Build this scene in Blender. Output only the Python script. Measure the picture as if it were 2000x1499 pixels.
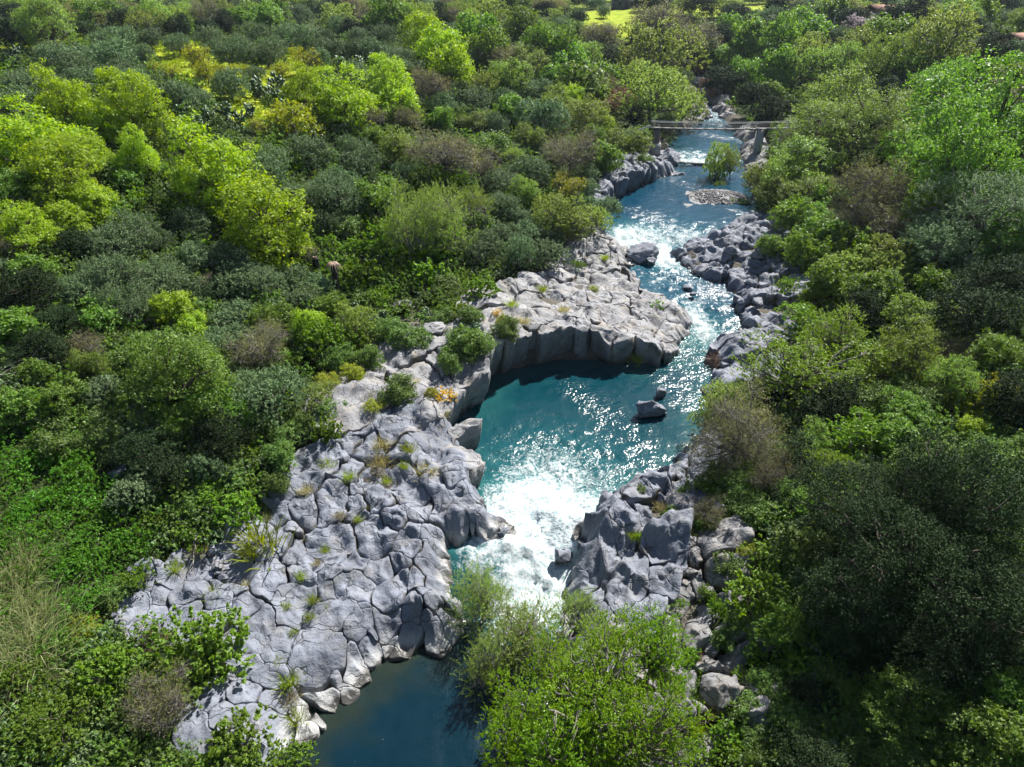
import bpy, math, random
import numpy as np
from mathutils import Vector

for o in list(bpy.data.objects):
    bpy.data.objects.remove(o)
sc = bpy.context.scene
COL = sc.collection
R = math.radians

# ------------------------------------------------------------------ camera, sky, sun, exposure
CAM_H = 34.0
PITCH = R(31.5)
FPX = 2000 * 24.0 / 36.0            # focal length in photograph pixels
cd = bpy.data.cameras.new('camera')
cd.lens = 24.0
cd.sensor_width = 36.0
cd.clip_start = 0.5
cd.clip_end = 12000
cam = bpy.data.objects.new('camera', cd)
COL.objects.link(cam)
cam.location = (0, 0, CAM_H)
cam.rotation_euler = (R(90) - PITCH, 0, 0)
sc.camera = cam

SUN_AZ, SUN_EL = R(33), R(47)       # azimuth from +Y towards +X
world = bpy.data.worlds.new('World')
sc.world = world
world.use_nodes = True
wn = world.node_tree
sky = wn.nodes.new('ShaderNodeTexSky')
sky.sky_type = 'NISHITA'
sky.sun_disc = False
sky.sun_elevation = SUN_EL
sky.sun_rotation = SUN_AZ
sky.altitude = 300
wn.links.new(sky.outputs['Color'], wn.nodes['Background'].inputs['Color'])
wn.nodes['Background'].inputs['Strength'].default_value = 0.052
sd = bpy.data.lights.new('sun', 'SUN')
sd.energy = 5.0
sd.angle = R(0.53)
sd.color = (1.0, 0.965, 0.90)
sun = bpy.data.objects.new('sun', sd)
COL.objects.link(sun)
sv = Vector((math.sin(SUN_AZ) * math.cos(SUN_EL), math.cos(SUN_AZ) * math.cos(SUN_EL), math.sin(SUN_EL)))
sun.rotation_euler = sv.to_track_quat('Z', 'Y').to_euler()
sun.location = sv * 200
sc.view_settings.view_transform = 'Standard'
sc.view_settings.look = 'None'
sc.view_settings.gamma = 1
sc.view_settings.use_curve_mapping = False
sc.view_settings.exposure = 1.0
sc.render.engine = 'CYCLES'
cy = sc.cycles
cy.max_bounces = 6
cy.diffuse_bounces = 2
cy.glossy_bounces = 2
cy.transmission_bounces = 3
cy.use_adaptive_sampling = True
cy.adaptive_threshold = 0.03
cy.transparent_max_bounces = 6
cy.volume_bounces = 0
cy.sample_clamp_indirect = 4.0
cy.caustics_reflective = False
cy.caustics_refractive = False

# ------------------------------------------------------------------ helpers
rng = np.random.default_rng(7)
random.seed(7)
CP, SP = math.cos(PITCH), math.sin(PITCH)


def ray(px, py):
    a = (px - 1000) / FPX
    b = -(py - 749.5) / FPX
    return np.array([a, CP + b * SP, -SP + b * CP])


def at(px, py, z):
    d = ray(px, py)
    t = (z - CAM_H) / d[2]
    return np.array([d[0] * t, d[1] * t, z])


def to_px(x, y, z):
    dz = z - CAM_H
    dep = y * CP - dz * SP
    up = y * SP + dz * CP
    return 1000 + FPX * x / dep, 749.5 - FPX * up / dep, dep


def sm(t):
    t = np.clip(t, 0, 1)
    return t * t * (3 - 2 * t)


def _hash(ix, iy, iz, seed):
    h = (ix.astype(np.int64) * 374761393 + iy.astype(np.int64) * 668265263 + iz.astype(np.int64) * 1440662683 + seed * 974711) & 0xffffffff
    h = ((h ^ (h >> 13)) * 1274126177) & 0xffffffff
    h = (h ^ (h >> 16)) & 0xffffffff
    return h.astype(np.float64) / 2147483647.5 - 1.0


def vnoise(p, seed=0):
    p = np.asarray(p, float)
    i = np.floor(p)
    f = p - i
    f = f * f * f * (f * (f * 6 - 15) + 10)
    i = i.astype(np.int64)
    r = 0
    for dx in (0, 1):
        wx = f[:, 0] if dx else 1 - f[:, 0]
        for dy in (0, 1):
            wy = f[:, 1] if dy else 1 - f[:, 1]
            for dz in (0, 1):
                wz = f[:, 2] if dz else 1 - f[:, 2]
                r = r + wx * wy * wz * _hash(i[:, 0] + dx, i[:, 1] + dy, i[:, 2] + dz, seed)
    return r


def fbm(p, octv=4, seed=0):
    p = np.asarray(p, float)
    a, r, s = 1.0, 0, 0
    for k in range(octv):
        r = r + a * vnoise(p, seed + k * 17)
        s += a
        a *= 0.5
        p = p * 2.03 + 11.3
    return r / s


def p3(x, y, s=1.0, z=0.0):
    x = np.asarray(x, float).ravel()
    y = np.asarray(y, float).ravel()
    return np.stack([x * s, y * s, np.full(x.shape, z)], 1)


def mesh_np(name, V, faces, mats, smooth=False, mat_idx=None, attrs=None):
    """faces: list of (M,k) integer arrays."""
    me = bpy.data.meshes.new(name)
    V = np.asarray(V, np.float32)
    faces = [np.asarray(f, np.int32) for f in faces if len(f)]
    me.vertices.add(len(V))
    me.vertices.foreach_set('co', V.ravel())
    nl = sum(f.size for f in faces)
    npoly = sum(len(f) for f in faces)
    me.loops.add(nl)
    me.loops.foreach_set('vertex_index', np.concatenate([f.ravel() for f in faces]))
    me.polygons.add(npoly)
    tot = np.concatenate([np.full(len(f), f.shape[1], np.int32) for f in faces])
    start = np.concatenate([[0], np.cumsum(tot)[:-1]]).astype(np.int32)
    me.polygons.foreach_set('loop_start', start)
    try:
        me.polygons.foreach_set('loop_total', tot)
    except Exception:
        pass
    if smooth:
        me.polygons.foreach_set('use_smooth', np.ones(npoly, bool))
    if mat_idx is not None:
        me.polygons.foreach_set('material_index', np.asarray(mat_idx, np.int32))
    for m in (mats if isinstance(mats, (list, tuple)) else [mats]):
        me.materials.append(m)
    if attrs:
        for k, v in attrs.items():
            a = me.attributes.new(k, 'FLOAT', 'POINT')
            a.data.foreach_set('value', np.asarray(v, np.float32))
    me.update(calc_edges=True)
    me.validate()
    return me


def link(name, me, parent=None, loc=(0, 0, 0), rot=(0, 0, 0), scale=(1, 1, 1)):
    o = bpy.data.objects.new(name, me)
    COL.objects.link(o)
    if parent is not None:
        o.parent = parent
    o.location = loc
    o.rotation_euler = rot
    o.scale = scale
    return o


def tag(o, label=None, cat=None, group=None, kind=None):
    if label:
        o['label'] = label
    if cat:
        o['category'] = cat
    if group:
        o['group'] = group
    if kind:
        o['kind'] = kind
    return o


class MB:
    """collects boxes, prisms and tubes into one mesh"""
    def __init__(s):
        s.V = []
        s.Q = []
        s.T = []
        s.n = 0

    def add(s, V, Q=(), T=()):
        V = np.asarray(V, float)
        s.V.append(V)
        if len(Q):
            s.Q.append(np.asarray(Q) + s.n)
        if len(T):
            s.T.append(np.asarray(T) + s.n)
        s.n += len(V)

    def box(s, c, size, rz=0.0):
        hx, hy, hz = [v / 2 for v in size]
        v = np.array([[x, y, z] for x in (-hx, hx) for y in (-hy, hy) for z in (-hz, hz)])
        ca, sa = math.cos(rz), math.sin(rz)
        v = np.stack([v[:, 0] * ca - v[:, 1] * sa, v[:, 0] * sa + v[:, 1] * ca, v[:, 2]], 1) + np.array(c)
        s.add(v, [[0, 1, 3, 2], [4, 6, 7, 5], [0, 4, 5, 1], [2, 3, 7, 6], [0, 2, 6, 4], [1, 5, 7, 3]])

    def tube(s, pts, radii, n=6, caps=True):
        pts = np.asarray(pts, float)
        m = len(pts)
        d = np.gradient(pts, axis=0)
        d /= np.linalg.norm(d, axis=1)[:, None] + 1e-9
        ref = np.array([0.31, 0.17, 0.93]) if abs(d[0][2]) < 0.9 else np.array([1.0, 0.1, 0.0])
        u = np.cross(d, ref)
        u /= np.linalg.norm(u, axis=1)[:, None] + 1e-9
        v = np.cross(d, u)
        a = np.arange(n) * 2 * math.pi / n
        r = np.asarray(radii, float)
        V = (pts[:, None, :] + r[:, None, None] * (np.cos(a)[None, :, None] * u[:, None, :] + np.sin(a)[None, :, None] * v[:, None, :])).reshape(-1, 3)
        i, j = np.meshgrid(np.arange(m - 1), np.arange(n), indexing='ij')
        j2 = (j + 1) % n
        Q = np.stack([i * n + j, i * n + j2, (i + 1) * n + j2, (i + 1) * n + j], -1).reshape(-1, 4)
        T = []
        if caps:
            V = np.vstack([V, pts[-1:]])
            e = len(V) - 1
            T = [[(m - 1) * n + k, (m - 1) * n + (k + 1) % n, e] for k in range(n)]
        s.add(V, Q, T)

    def mesh(s, name, mat, smooth=False):
        return mesh_np(name, np.vstack(s.V), ([np.vstack(s.Q)] if s.Q else []) + ([np.vstack(s.T)] if s.T else []), mat, smooth)


# ------------------------------------------------------------------ materials
def new_mat(name):
    m = bpy.data.materials.new(name)
    m.use_nodes = True
    nt = m.node_tree
    for n in list(nt.nodes):
        nt.nodes.remove(n)
    out = nt.nodes.new('ShaderNodeOutputMaterial')
    return m, nt, out


def N(nt, t, **kw):
    n = nt.nodes.new(t)
    for k, v in kw.items():
        if k.startswith('i_'):
            n.inputs[k[2:].replace('_', ' ')].default_value = v
        else:
            setattr(n, k, v)
    return n


def mixc(nt, fac, a, b):
    n = nt.nodes.new('ShaderNodeMix')
    n.data_type = 'RGBA'
    for sock, v in ((n.inputs['Factor'], fac), (n.inputs[6], a), (n.inputs[7], b)):
        if isinstance(v, bpy.types.NodeSocket):
            nt.links.new(v, sock)
        elif isinstance(v, (tuple, list)):
            sock.default_value = (*v, 1) if len(v) == 3 else v
        else:
            sock.default_value = v
    return n.outputs[2]


def ramp(nt, fac, stops):
    n = nt.nodes.new('ShaderNodeValToRGB')
    e = n.color_ramp.elements
    while len(e) < len(stops):
        e.new(0.5)
    for k, (p, c) in enumerate(stops):
        e[k].position = p
        e[k].color = (c, c, c, 1) if isinstance(c, (int, float)) else (*c, 1)
    nt.links.new(fac, n.inputs['Fac'])
    return n.outputs['Color']


def math_n(nt, op, a, b=None, clamp=False):
    n = nt.nodes.new('ShaderNodeMath')
    n.operation = op
    n.use_clamp = clamp
    for s, v in zip(n.inputs, (a, b)):
        if v is None:
            continue
        if isinstance(v, bpy.types.NodeSocket):
            nt.links.new(v, s)
        else:
            s.default_value = v
    return n.outputs[0]


def noise_n(nt, vec, scale, detail=4, rough=0.55):
    n = nt.nodes.new('ShaderNodeTexNoise')
    n.inputs['Scale'].default_value = scale
    n.inputs['Detail'].default_value = detail
    n.inputs['Roughness'].default_value = rough
    if vec is not None:
        nt.links.new(vec, n.inputs['Vector'])
    return n.outputs['Fac']


def leaf_mat(name, c1, c2, trans=0.4, rough=0.5, spec=0.25, huev=0.024, vary=0.25):
    """two-tone leaf with light passing through it; tone varies leaf by leaf and plant by plant"""
    m, nt, out = new_mat(name)
    geo = N(nt, 'ShaderNodeNewGeometry')
    oi = N(nt, 'ShaderNodeObjectInfo')
    col = mixc(nt, geo.outputs['Random Per Island'], c1, c2)
    hsv = N(nt, 'ShaderNodeHueSaturation')
    nt.links.new(col, hsv.inputs['Color'])
    v = math_n(nt, 'MULTIPLY_ADD', oi.outputs['Random'], vary * 2)
    nt.nodes[-1].inputs[2].default_value = 1 - vary
    nt.links.new(v, hsv.inputs['Value'])
    h = math_n(nt, 'MULTIPLY_ADD', oi.outputs['Random'], huev)
    nt.nodes[-1].inputs[2].default_value = 0.494
    nt.links.new(h, hsv.inputs['Hue'])
    pb = N(nt, 'ShaderNodeBsdfPrincipled')
    pb.inputs['Roughness'].default_value = rough
    pb.inputs['Specular IOR Level'].default_value = spec
    nt.links.new(hsv.outputs['Color'], pb.inputs['Base Color'])
    tr = N(nt, 'ShaderNodeBsdfTranslucent')
    tc = N(nt, 'ShaderNodeHueSaturation')
    nt.links.new(hsv.outputs['Color'], tc.inputs['Color'])
    tc.inputs['Saturation'].default_value = 1.15
    tc.inputs['Value'].default_value = 1.5
    tc.inputs['Hue'].default_value = 0.49
    nt.links.new(tc.outputs['Color'], tr.inputs['Color'])
    mx = N(nt, 'ShaderNodeMixShader')
    mx.inputs[0].default_value = trans
    nt.links.new(pb.outputs[0], mx.inputs[1])
    nt.links.new(tr.outputs[0], mx.inputs[2])
    nt.links.new(mx.outputs[0], out.inputs['Surface'])
    return m


def plain_mat(name, c1, c2, scale=3.0, rough=0.85, bump=0.3, bscale=None, spec=0.3):
    m, nt, out = new_mat(name)
    tc = N(nt, 'ShaderNodeTexCoord')
    f = noise_n(nt, tc.outputs['Object'], scale, 6, 0.6)
    f2 = ramp(nt, f, [(0.3, 0.0), (0.7, 1.0)])
    col = mixc(nt, f2, c1, c2)
    pb = N(nt, 'ShaderNodeBsdfPrincipled')
    pb.inputs['Roughness'].default_value = rough
    pb.inputs['Specular IOR Level'].default_value = spec
    nt.links.new(col, pb.inputs['Base Color'])
    b = N(nt, 'ShaderNodeBump')
    b.inputs['Strength'].default_value = bump
    b.inputs['Distance'].default_value = 0.1
    nt.links.new(noise_n(nt, tc.outputs['Object'], bscale or scale * 3, 5, 0.6), b.inputs['Height'])
    nt.links.new(b.outputs[0], pb.inputs['Normal'])
    nt.links.new(pb.outputs[0], out.inputs['Surface'])
    return m


M = {}
M['lime'] = leaf_mat('lime_leaf', (0.185, 0.31, 0.016), (0.37, 0.50, 0.065), 0.43, huev=0.012, vary=0.15)
M['olive'] = leaf_mat('olive_leaf', (0.08, 0.135, 0.055), (0.25, 0.34, 0.16), 0.14, 0.6, 0.15)
M['green'] = leaf_mat('green_leaf', (0.085, 0.17, 0.024), (0.23, 0.34, 0.07), 0.4)
M['oak'] = leaf_mat('evergreen_leaf', (0.014, 0.030, 0.010), (0.05, 0.078, 0.03), 0.14, 0.65, 0.08)
M['brown'] = leaf_mat('bud_leaf', (0.12, 0.115, 0.045), (0.24, 0.24, 0.085), 0.34)
M['budding'] = leaf_mat('budding_leaf', (0.12, 0.19, 0.036), (0.27, 0.36, 0.085), 0.42)
M['pale'] = leaf_mat('pale_leaf', (0.20, 0.27, 0.055), (0.36, 0.43, 0.12), 0.42)
M['poplar'] = leaf_mat('poplar_leaf', (0.12, 0.23, 0.008), (0.29, 0.42, 0.02), 0.48, 0.4, 0.3, vary=0.1)
M['willow'] = leaf_mat('willow_leaf', (0.14, 0.20, 0.035), (0.28, 0.35, 0.09), 0.42)
M['shrub'] = leaf_mat('shrub_leaf', (0.11, 0.21, 0.02), (0.25, 0.37, 0.05), 0.42)
M['macchia'] = leaf_mat('macchia_leaf', (0.07, 0.13, 0.03), (0.20, 0.285, 0.07), 0.36)
M['golden'] = leaf_mat('golden_leaf', (0.20, 0.23, 0.025), (0.36, 0.37, 0.05), 0.4)
M['bramble'] = leaf_mat('bramble_leaf', (0.065, 0.18, 0.012), (0.18, 0.35, 0.04), 0.45, 0.45, 0.25)
M['rust'] = leaf_mat('rust_leaf', (0.12, 0.07, 0.03), (0.2, 0.12, 0.05), 0.3)
M['blossom'] = leaf_mat('blossom', (0.40, 0.34, 0.35), (0.58, 0.50, 0.52), 0.3)
M['broom'] = leaf_mat('broom_flower', (0.65, 0.42, 0.01), (0.8, 0.55, 0.02), 0.3)
M['grass'] = leaf_mat('grass_blade', (0.16, 0.22, 0.02), (0.30, 0.36, 0.04), 0.4)
M['drygrass'] = leaf_mat('dry_grass_blade', (0.26, 0.23, 0.09), (0.42, 0.37, 0.17), 0.3)
M['cactus'] = leaf_mat('cactus_pad', (0.07, 0.13, 0.06), (0.15, 0.21, 0.11), 0.0, 0.45, 0.4)
M['reed'] = leaf_mat('reed_blade', (0.22, 0.25, 0.10), (0.40, 0.40, 0.22), 0.35)
M['frond'] = leaf_mat('dead_frond', (0.22, 0.14, 0.10), (0.36, 0.25, 0.19), 0.1)
M['bark'] = plain_mat('bark', (0.05, 0.04, 0.03), (0.12, 0.10, 0.08), 8)
M['greybark'] = plain_mat('grey_bark', (0.12, 0.105, 0.09), (0.25, 0.23, 0.2), 8)
M['deadwood'] = plain_mat('dead_wood', (0.28, 0.26, 0.23), (0.45, 0.42, 0.38), 8)
M['palmbark'] = plain_mat('palm_bark', (0.012, 0.011, 0.010), (0.04, 0.033, 0.028), 12, bump=0.8)
M['concrete'] = plain_mat('concrete', (0.30, 0.29, 0.28), (0.42, 0.41, 0.39), 2)
M['darksteel'] = plain_mat('weathered_deck', (0.10, 0.10, 0.10), (0.18, 0.175, 0.17), 4, 0.7)
M['steel'] = plain_mat('painted_steel', (0.30, 0.31, 0.32), (0.42, 0.43, 0.44), 6, 0.5)
M['brick'] = plain_mat('pier_brick', (0.10, 0.085, 0.075), (0.2, 0.17, 0.15), 3)
M['tile'] = plain_mat('roof_tile', (0.26, 0.12, 0.08), (0.36, 0.19, 0.13), 4)
M['render'] = plain_mat('wall_render', (0.42, 0.36, 0.30), (0.55, 0.48, 0.42), 2)
M['stonewall'] = plain_mat('stone_wall', (0.06, 0.065, 0.06), (0.15, 0.15, 0.14), 5)
M['window'] = plain_mat('window_dark', (0.02, 0.02, 0.025), (0.04, 0.04, 0.05), 2, 0.2)
M['darkwood'] = plain_mat('dark_timber', (0.03, 0.025, 0.02), (0.07, 0.06, 0.05), 6)


def rock_material(name, ca, cb, warm, moss_lo, soil=0.25):
    m, nt, out = new_mat(name)
    geo = N(nt, 'ShaderNodeNewGeometry')
    oi = N(nt, 'ShaderNodeObjectInfo')
    pos = geo.outputs['Position']
    f = noise_n(nt, pos, 0.45, 5, 0.68)
    base = mixc(nt, ramp(nt, f, [(0.3, 0.0), (0.7, 1.0)]), ca, cb)
    v = N(nt, 'ShaderNodeHueSaturation')
    nt.links.new(base, v.inputs['Color'])
    mv = math_n(nt, 'MULTIPLY_ADD', oi.outputs['Random'], 0.22)
    nt.nodes[-1].inputs[2].default_value = 0.89
    nt.links.new(mv, v.inputs['Value'])
    # warm iron and lichen staining in patches
    f2 = noise_n(nt, pos, 0.8, 4, 0.7)
    c2 = mixc(nt, ramp(nt, f2, [(0.50, 0.0), (0.72, 0.75)]), v.outputs['Color'], warm)
    f5 = noise_n(nt, pos, 0.33, 5, 0.72)
    c2 = mixc(nt, ramp(nt, f5, [(0.57, 0.0), (0.70, soil)]), c2, (0.11, 0.095, 0.05))
    # fine pits and streaks
    f3 = noise_n(nt, pos, 6.0, 3, 0.72)
    c3 = mixc(nt, ramp(nt, f3, [(0.30, 0.6), (0.47, 0.0)]), c2, (0.075, 0.073, 0.075))
    wv = N(nt, 'ShaderNodeTexNoise')
    wv.inputs['Scale'].default_value = 0.9
    wv.inputs['Detail'].default_value = 2
    nt.links.new(pos, wv.inputs['Vector'])
    va = N(nt, 'ShaderNodeVectorMath', operation='MULTIPLY_ADD')
    nt.links.new(wv.outputs['Color'], va.inputs[0])
    va.inputs[1].default_value = (1.5, 1.5, 1.5)
    nt.links.new(pos, va.inputs[2])
    mpv = N(nt, 'ShaderNodeMapping')
    mpv.inputs['Rotation'].default_value = (0, 0, 0.6)
    mpv.inputs['Scale'].default_value = (0.55, 1.0, 0.6)
    nt.links.new(va.outputs[0], mpv.inputs['Vector'])
    vo = N(nt, 'ShaderNodeTexVoronoi', feature='DISTANCE_TO_EDGE')
    vo.inputs['Scale'].default_value = 0.75
    nt.links.new(mpv.outputs[0], vo.inputs['Vector'])
    crack = math_n(nt, 'MULTIPLY', ramp(nt, vo.outputs['Distance'], [(0.0, 1.0), (0.03, 0.0)]), ramp(nt, f, [(0.38, 0.0), (0.55, 1.0)]))
    c3 = mixc(nt, math_n(nt, 'MULTIPLY', crack, 0.75), c3, (0.04, 0.04, 0.042))
    # dirt and moss held in the joints (the attribute is the distance up from the joint)
    at_ = N(nt, 'ShaderNodeAttribute', attribute_name='joint')
    j = math_n(nt, 'MULTIPLY', at_.outputs['Fac'], ramp(nt, noise_n(nt, pos, 1.3, 2), [(moss_lo, 0.0), (moss_lo + 0.2, 1.0)]))
    c4 = mixc(nt, j, c3, (0.075, 0.062, 0.03))
    # bleached band along the waterline, darker wet foot
    bl = N(nt, 'ShaderNodeAttribute', attribute_name='bleach')
    c5 = mixc(nt, math_n(nt, 'MULTIPLY', bl.outputs['Fac'], 0.65), c4, (0.50, 0.49, 0.47))
    wt = N(nt, 'ShaderNodeAttribute', attribute_name='wet')
    c6 = mixc(nt, math_n(nt, 'MULTIPLY', wt.outputs['Fac'], 0.9), c5, (0.05, 0.045, 0.04))
    pb = N(nt, 'ShaderNodeBsdfPrincipled')
    nt.links.new(c6, pb.inputs['Base Color'])
    rr = math_n(nt, 'MULTIPLY_ADD', wt.outputs['Fac'], -0.45)
    nt.nodes[-1].inputs[2].default_value = 0.72
    nt.links.new(rr, pb.inputs['Roughness'])
    pb.inputs['Specular IOR Level'].default_value = 0.35
    h = math_n(nt, 'ADD', noise_n(nt, pos, 1.4, 5, 0.66), math_n(nt, 'MULTIPLY', f3, 0.12))
    h = math_n(nt, 'SUBTRACT', h, math_n(nt, 'MULTIPLY', crack, 0.3))
    b = N(nt, 'ShaderNodeBump')
    b.inputs['Strength'].default_value = 0.6
    b.inputs['Distance'].default_value = 0.3
    nt.links.new(h, b.inputs['Height'])
    nt.links.new(b.outputs[0], pb.inputs['Normal'])
    nt.links.new(pb.outputs[0], out.inputs['Surface'])
    return m


M['rock'] = rock_material('lava_rock', (0.120, 0.133, 0.168), (0.262, 0.282, 0.338), (0.235, 0.228, 0.225), 0.42)
M['rockwarm'] = rock_material('pale_rock', (0.185, 0.187, 0.202), (0.335, 0.335, 0.348), (0.34, 0.29, 0.23), 0.42, 0.7)
M['rockdark'] = rock_material('earthy_rock', (0.15, 0.15, 0.16), (0.29, 0.285, 0.29), (0.24, 0.2, 0.15), 0.4, 0.8)  # neutral grey rock with warm stains and heavy soil patches


def ground_material():
    m, nt, out = new_mat('soil_and_litter')
    geo = N(nt, 'ShaderNodeNewGeometry')
    pos = geo.outputs['Position']
    f = noise_n(nt, pos, 0.25, 3, 0.65)
    c = mixc(nt, ramp(nt, f, [(0.35, 0.0), (0.65, 1.0)]), (0.022, 0.04, 0.01), (0.05, 0.065, 0.02))
    r_ = N(nt, 'ShaderNodeAttribute', attribute_name='rocky')
    f2 = noise_n(nt, pos, 1.2, 3, 0.7)
    rc = mixc(nt, f2, (0.06, 0.055, 0.04), (0.17, 0.155, 0.135))
    c = mixc(nt, r_.outputs['Fac'], c, rc)
    g_ = N(nt, 'ShaderNodeAttribute', attribute_name='meadow')
    f3 = noise_n(nt, pos, 0.5, 3, 0.7)
    gc = mixc(nt, ramp(nt, f3, [(0.35, 0.0), (0.62, 1.0)]), (0.2, 0.3, 0.02), (0.38, 0.42, 0.03))
    c = mixc(nt, g_.outputs['Fac'], c, gc)
    pb = N(nt, 'ShaderNodeBsdfPrincipled')
    pb.inputs['Roughness'].default_value = 0.95
    pb.inputs['Specular IOR Level'].default_value = 0.1
    nt.links.new(c, pb.inputs['Base Color'])
    b = N(nt, 'ShaderNodeBump')
    b.inputs['Strength'].default_value = 0.8
    b.inputs['Distance'].default_value = 0.3
    nt.links.new(noise_n(nt, pos, 2.5, 2, 0.7), b.inputs['Height'])
    nt.links.new(b.outputs[0], pb.inputs['Normal'])
    nt.links.new(pb.outputs[0], out.inputs['Surface'])
    return m


def water_material():
    m, nt, out = new_mat('river_water')
    geo = N(nt, 'ShaderNodeNewGeometry')
    pos = geo.outputs['Position']
    dp = N(nt, 'ShaderNodeAttribute', attribute_name='depth').outputs['Fac']
    ae = N(nt, 'ShaderNodeAttribute', attribute_name='aerated').outputs['Fac']
    fo = N(nt, 'ShaderNodeAttribute', attribute_name='foam').outputs['Fac']
    tq = N(nt, 'ShaderNodeAttribute', attribute_name='teal').outputs['Fac']
    bq = N(nt, 'ShaderNodeAttribute', attribute_name='blue').outputs['Fac']
    deep = mixc(nt, tq, (0.002, 0.017, 0.028), (0.001, 0.036, 0.050))
    shal = mixc(nt, tq, (0.016, 0.025, 0.018), (0.010, 0.065, 0.07))
    c = mixc(nt, dp, shal, deep)
    c = mixc(nt, bq, c, (0.004, 0.042, 0.085))  # upstream sky reflection painted in as a blue base colour
    c = mixc(nt, math_n(nt, 'MULTIPLY', math_n(nt, 'MULTIPLY', ae, ae), 0.75), c, (0.06, 0.30, 0.30))
    # foam: streaky patches where the attribute is high
    mp = N(nt, 'ShaderNodeMapping')
    mp.inputs['Scale'].default_value = (1.0, 0.8, 1.0)
    nt.links.new(pos, mp.inputs['Vector'])
    fn = noise_n(nt, mp.outputs[0], 1.3, 5, 0.72)
    nt.nodes[-1].inputs['Distortion'].default_value = 1.2
    fn2 = noise_n(nt, pos, 5.0, 2, 0.7)
    fsum = math_n(nt, 'ADD', math_n(nt, 'MULTIPLY', fn, 0.7), math_n(nt, 'MULTIPLY', fn2, 0.3))
    t = math_n(nt, 'SUBTRACT', math_n(nt, 'ADD', math_n(nt, 'MULTIPLY_ADD', fsum, 2.2), fo), 1.0)
    [n for n in nt.nodes if n.type == 'MATH' and n.operation == 'MULTIPLY_ADD'][-1].inputs[2].default_value = -0.6
    fm = ramp(nt, math_n(nt, 'ADD', t, 0.5), [(0.36, 0.0), (0.74, 1.0)])
    pb = N(nt, 'ShaderNodeBsdfPrincipled')
    nt.links.new(mixc(nt, fm, c, mixc(nt, ramp(nt, fn2, [(0.35, 0.0), (0.6, 1.0)]), (0.30, 0.42, 0.44), (0.62, 0.645, 0.655))), pb.inputs['Base Color'])
    rg = math_n(nt, 'MULTIPLY_ADD', fm, 0.7)
    nt.nodes[-1].inputs[2].default_value = 0.17
    nt.links.new(rg, pb.inputs['Roughness'])
    pb.inputs['IOR'].default_value = 1.33
    h1 = noise_n(nt, pos, 1.1, 1, 0.5)
    h2 = noise_n(nt, pos, 4.2, 1, 0.55)
    h3 = noise_n(nt, pos, 11.0, 0, 0.5)
    h = math_n(nt, 'ADD', math_n(nt, 'MULTIPLY', h1, 0.9), math_n(nt, 'ADD', math_n(nt, 'MULTIPLY', h2, 0.5), math_n(nt, 'MULTIPLY', h3, 0.2)))
    h = math_n(nt, 'ADD', h, math_n(nt, 'MULTIPLY', fm, 0.6))
    b = N(nt, 'ShaderNodeBump')
    ch = N(nt, 'ShaderNodeAttribute', attribute_name='chop').outputs['Fac']
    nt.links.new(ch, b.inputs['Strength'])
    b.inputs['Distance'].default_value = 0.35
    nt.links.new(h, b.inputs['Height'])
    nt.links.new(b.outputs[0], pb.inputs['Normal'])
    nt.links.new(pb.outputs[0], out.inputs['Surface'])
    return m


M['ground'] = ground_material()
M['water'] = water_material()

# ------------------------------------------------------------------ river outline: pixel of the waterline, level, bank height, bank width, rock shelf width, hill width, plateau height
LEFT = [
    (500, 1900, 0, 1.2, 3, 9, 34, 15), (590, 1500, 0, 1.2, 3, 10, 34, 15), (620, 1410, 0, 1.6, 3.2, 12, 36, 16), (690, 1375, 0, 1.7, 3.2, 13, 38, 17),
    (760, 1300, 0, 1.9, 3, 14, 40, 17), (870, 1285, 0, 1.9, 2.6, 15, 42, 17), (915, 1210, 0.1, 2.0, 2.2, 16, 42, 17), (885, 1140, 0.8, 1.8, 2.0, 15, 44, 17),
    (890, 1075, 1.6, 1.6, 1.8, 14, 44, 17), (985, 1048, 2.0, 1.1, 1.4, 14, 44, 17), (945, 990, 2.2, 1.6, 1.2, 12, 46, 17), (915, 925, 2.2, 2.2, 0.8, 11, 46, 17),
    (905, 880, 2.2, 2.6, 0.5, 10, 46, 17), (880, 868, 2.2, 3.0, 0.4, 10, 46, 17), (905, 830, 2.2, 3.3, 0.4, 10, 48, 17), (950, 790, 2.2, 3.6, 0.4, 10, 48, 17),
    (962, 750, 2.2, 3.8, 0.4, 10, 50, 17), (1010, 730, 2.2, 3.8, 0.4, 10, 52, 17), (1100, 712, 2.2, 3.3, 0.4, 12, 54, 17), (1230, 715, 2.2, 2.2, 0.4, 14, 56, 17),
    (1320, 705, 2.2, 1.4, 0.7, 16, 56, 17), (1345, 660, 2.3, 1.2, 1.4, 17, 56, 17), (1365, 620, 2.5, 1.0, 2, 17, 56, 17), (1330, 600, 2.8, 1.0, 3, 16, 56, 17),
    (1260, 570, 3.0, 1.0, 3, 12, 54, 17), (1240, 540, 3.2, 1.0, 2, 10, 52, 17), (1225, 505, 3.5, 1.2, 2, 7, 52, 17), (1212, 478, 4.2, 1.4, 1.4, 5, 54, 17.5),
    (1187, 462, 4.9, 1.5, 1.4, 3, 54, 17.5), (1195, 430, 5, 1.5, 1.4, 2, 54, 18), (1200, 390, 5, 2.6, 0.7, 2, 54, 18), (1250, 368, 5, 2.8, 0.7, 2, 56, 18),
    (1330, 332, 5.1, 0.9, 1.5, 6, 58, 18), (1325, 305, 5.5, 0.8, 2, 6, 60, 18), (1318, 282, 5.6, 0.8, 2, 5, 60, 18), (1336, 258, 5.7, 1.2, 2, 3, 60, 18.5),
    (1383, 240, 5.8, 1.2, 2, 4, 60, 19), (1386, 225, 6, 1.2, 2, 4, 60, 19), (1374, 200, 6.4, 1.5, 2, 4, 60, 19), (1354, 180, 6.8, 1.5, 2, 3, 55, 19)]
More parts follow.
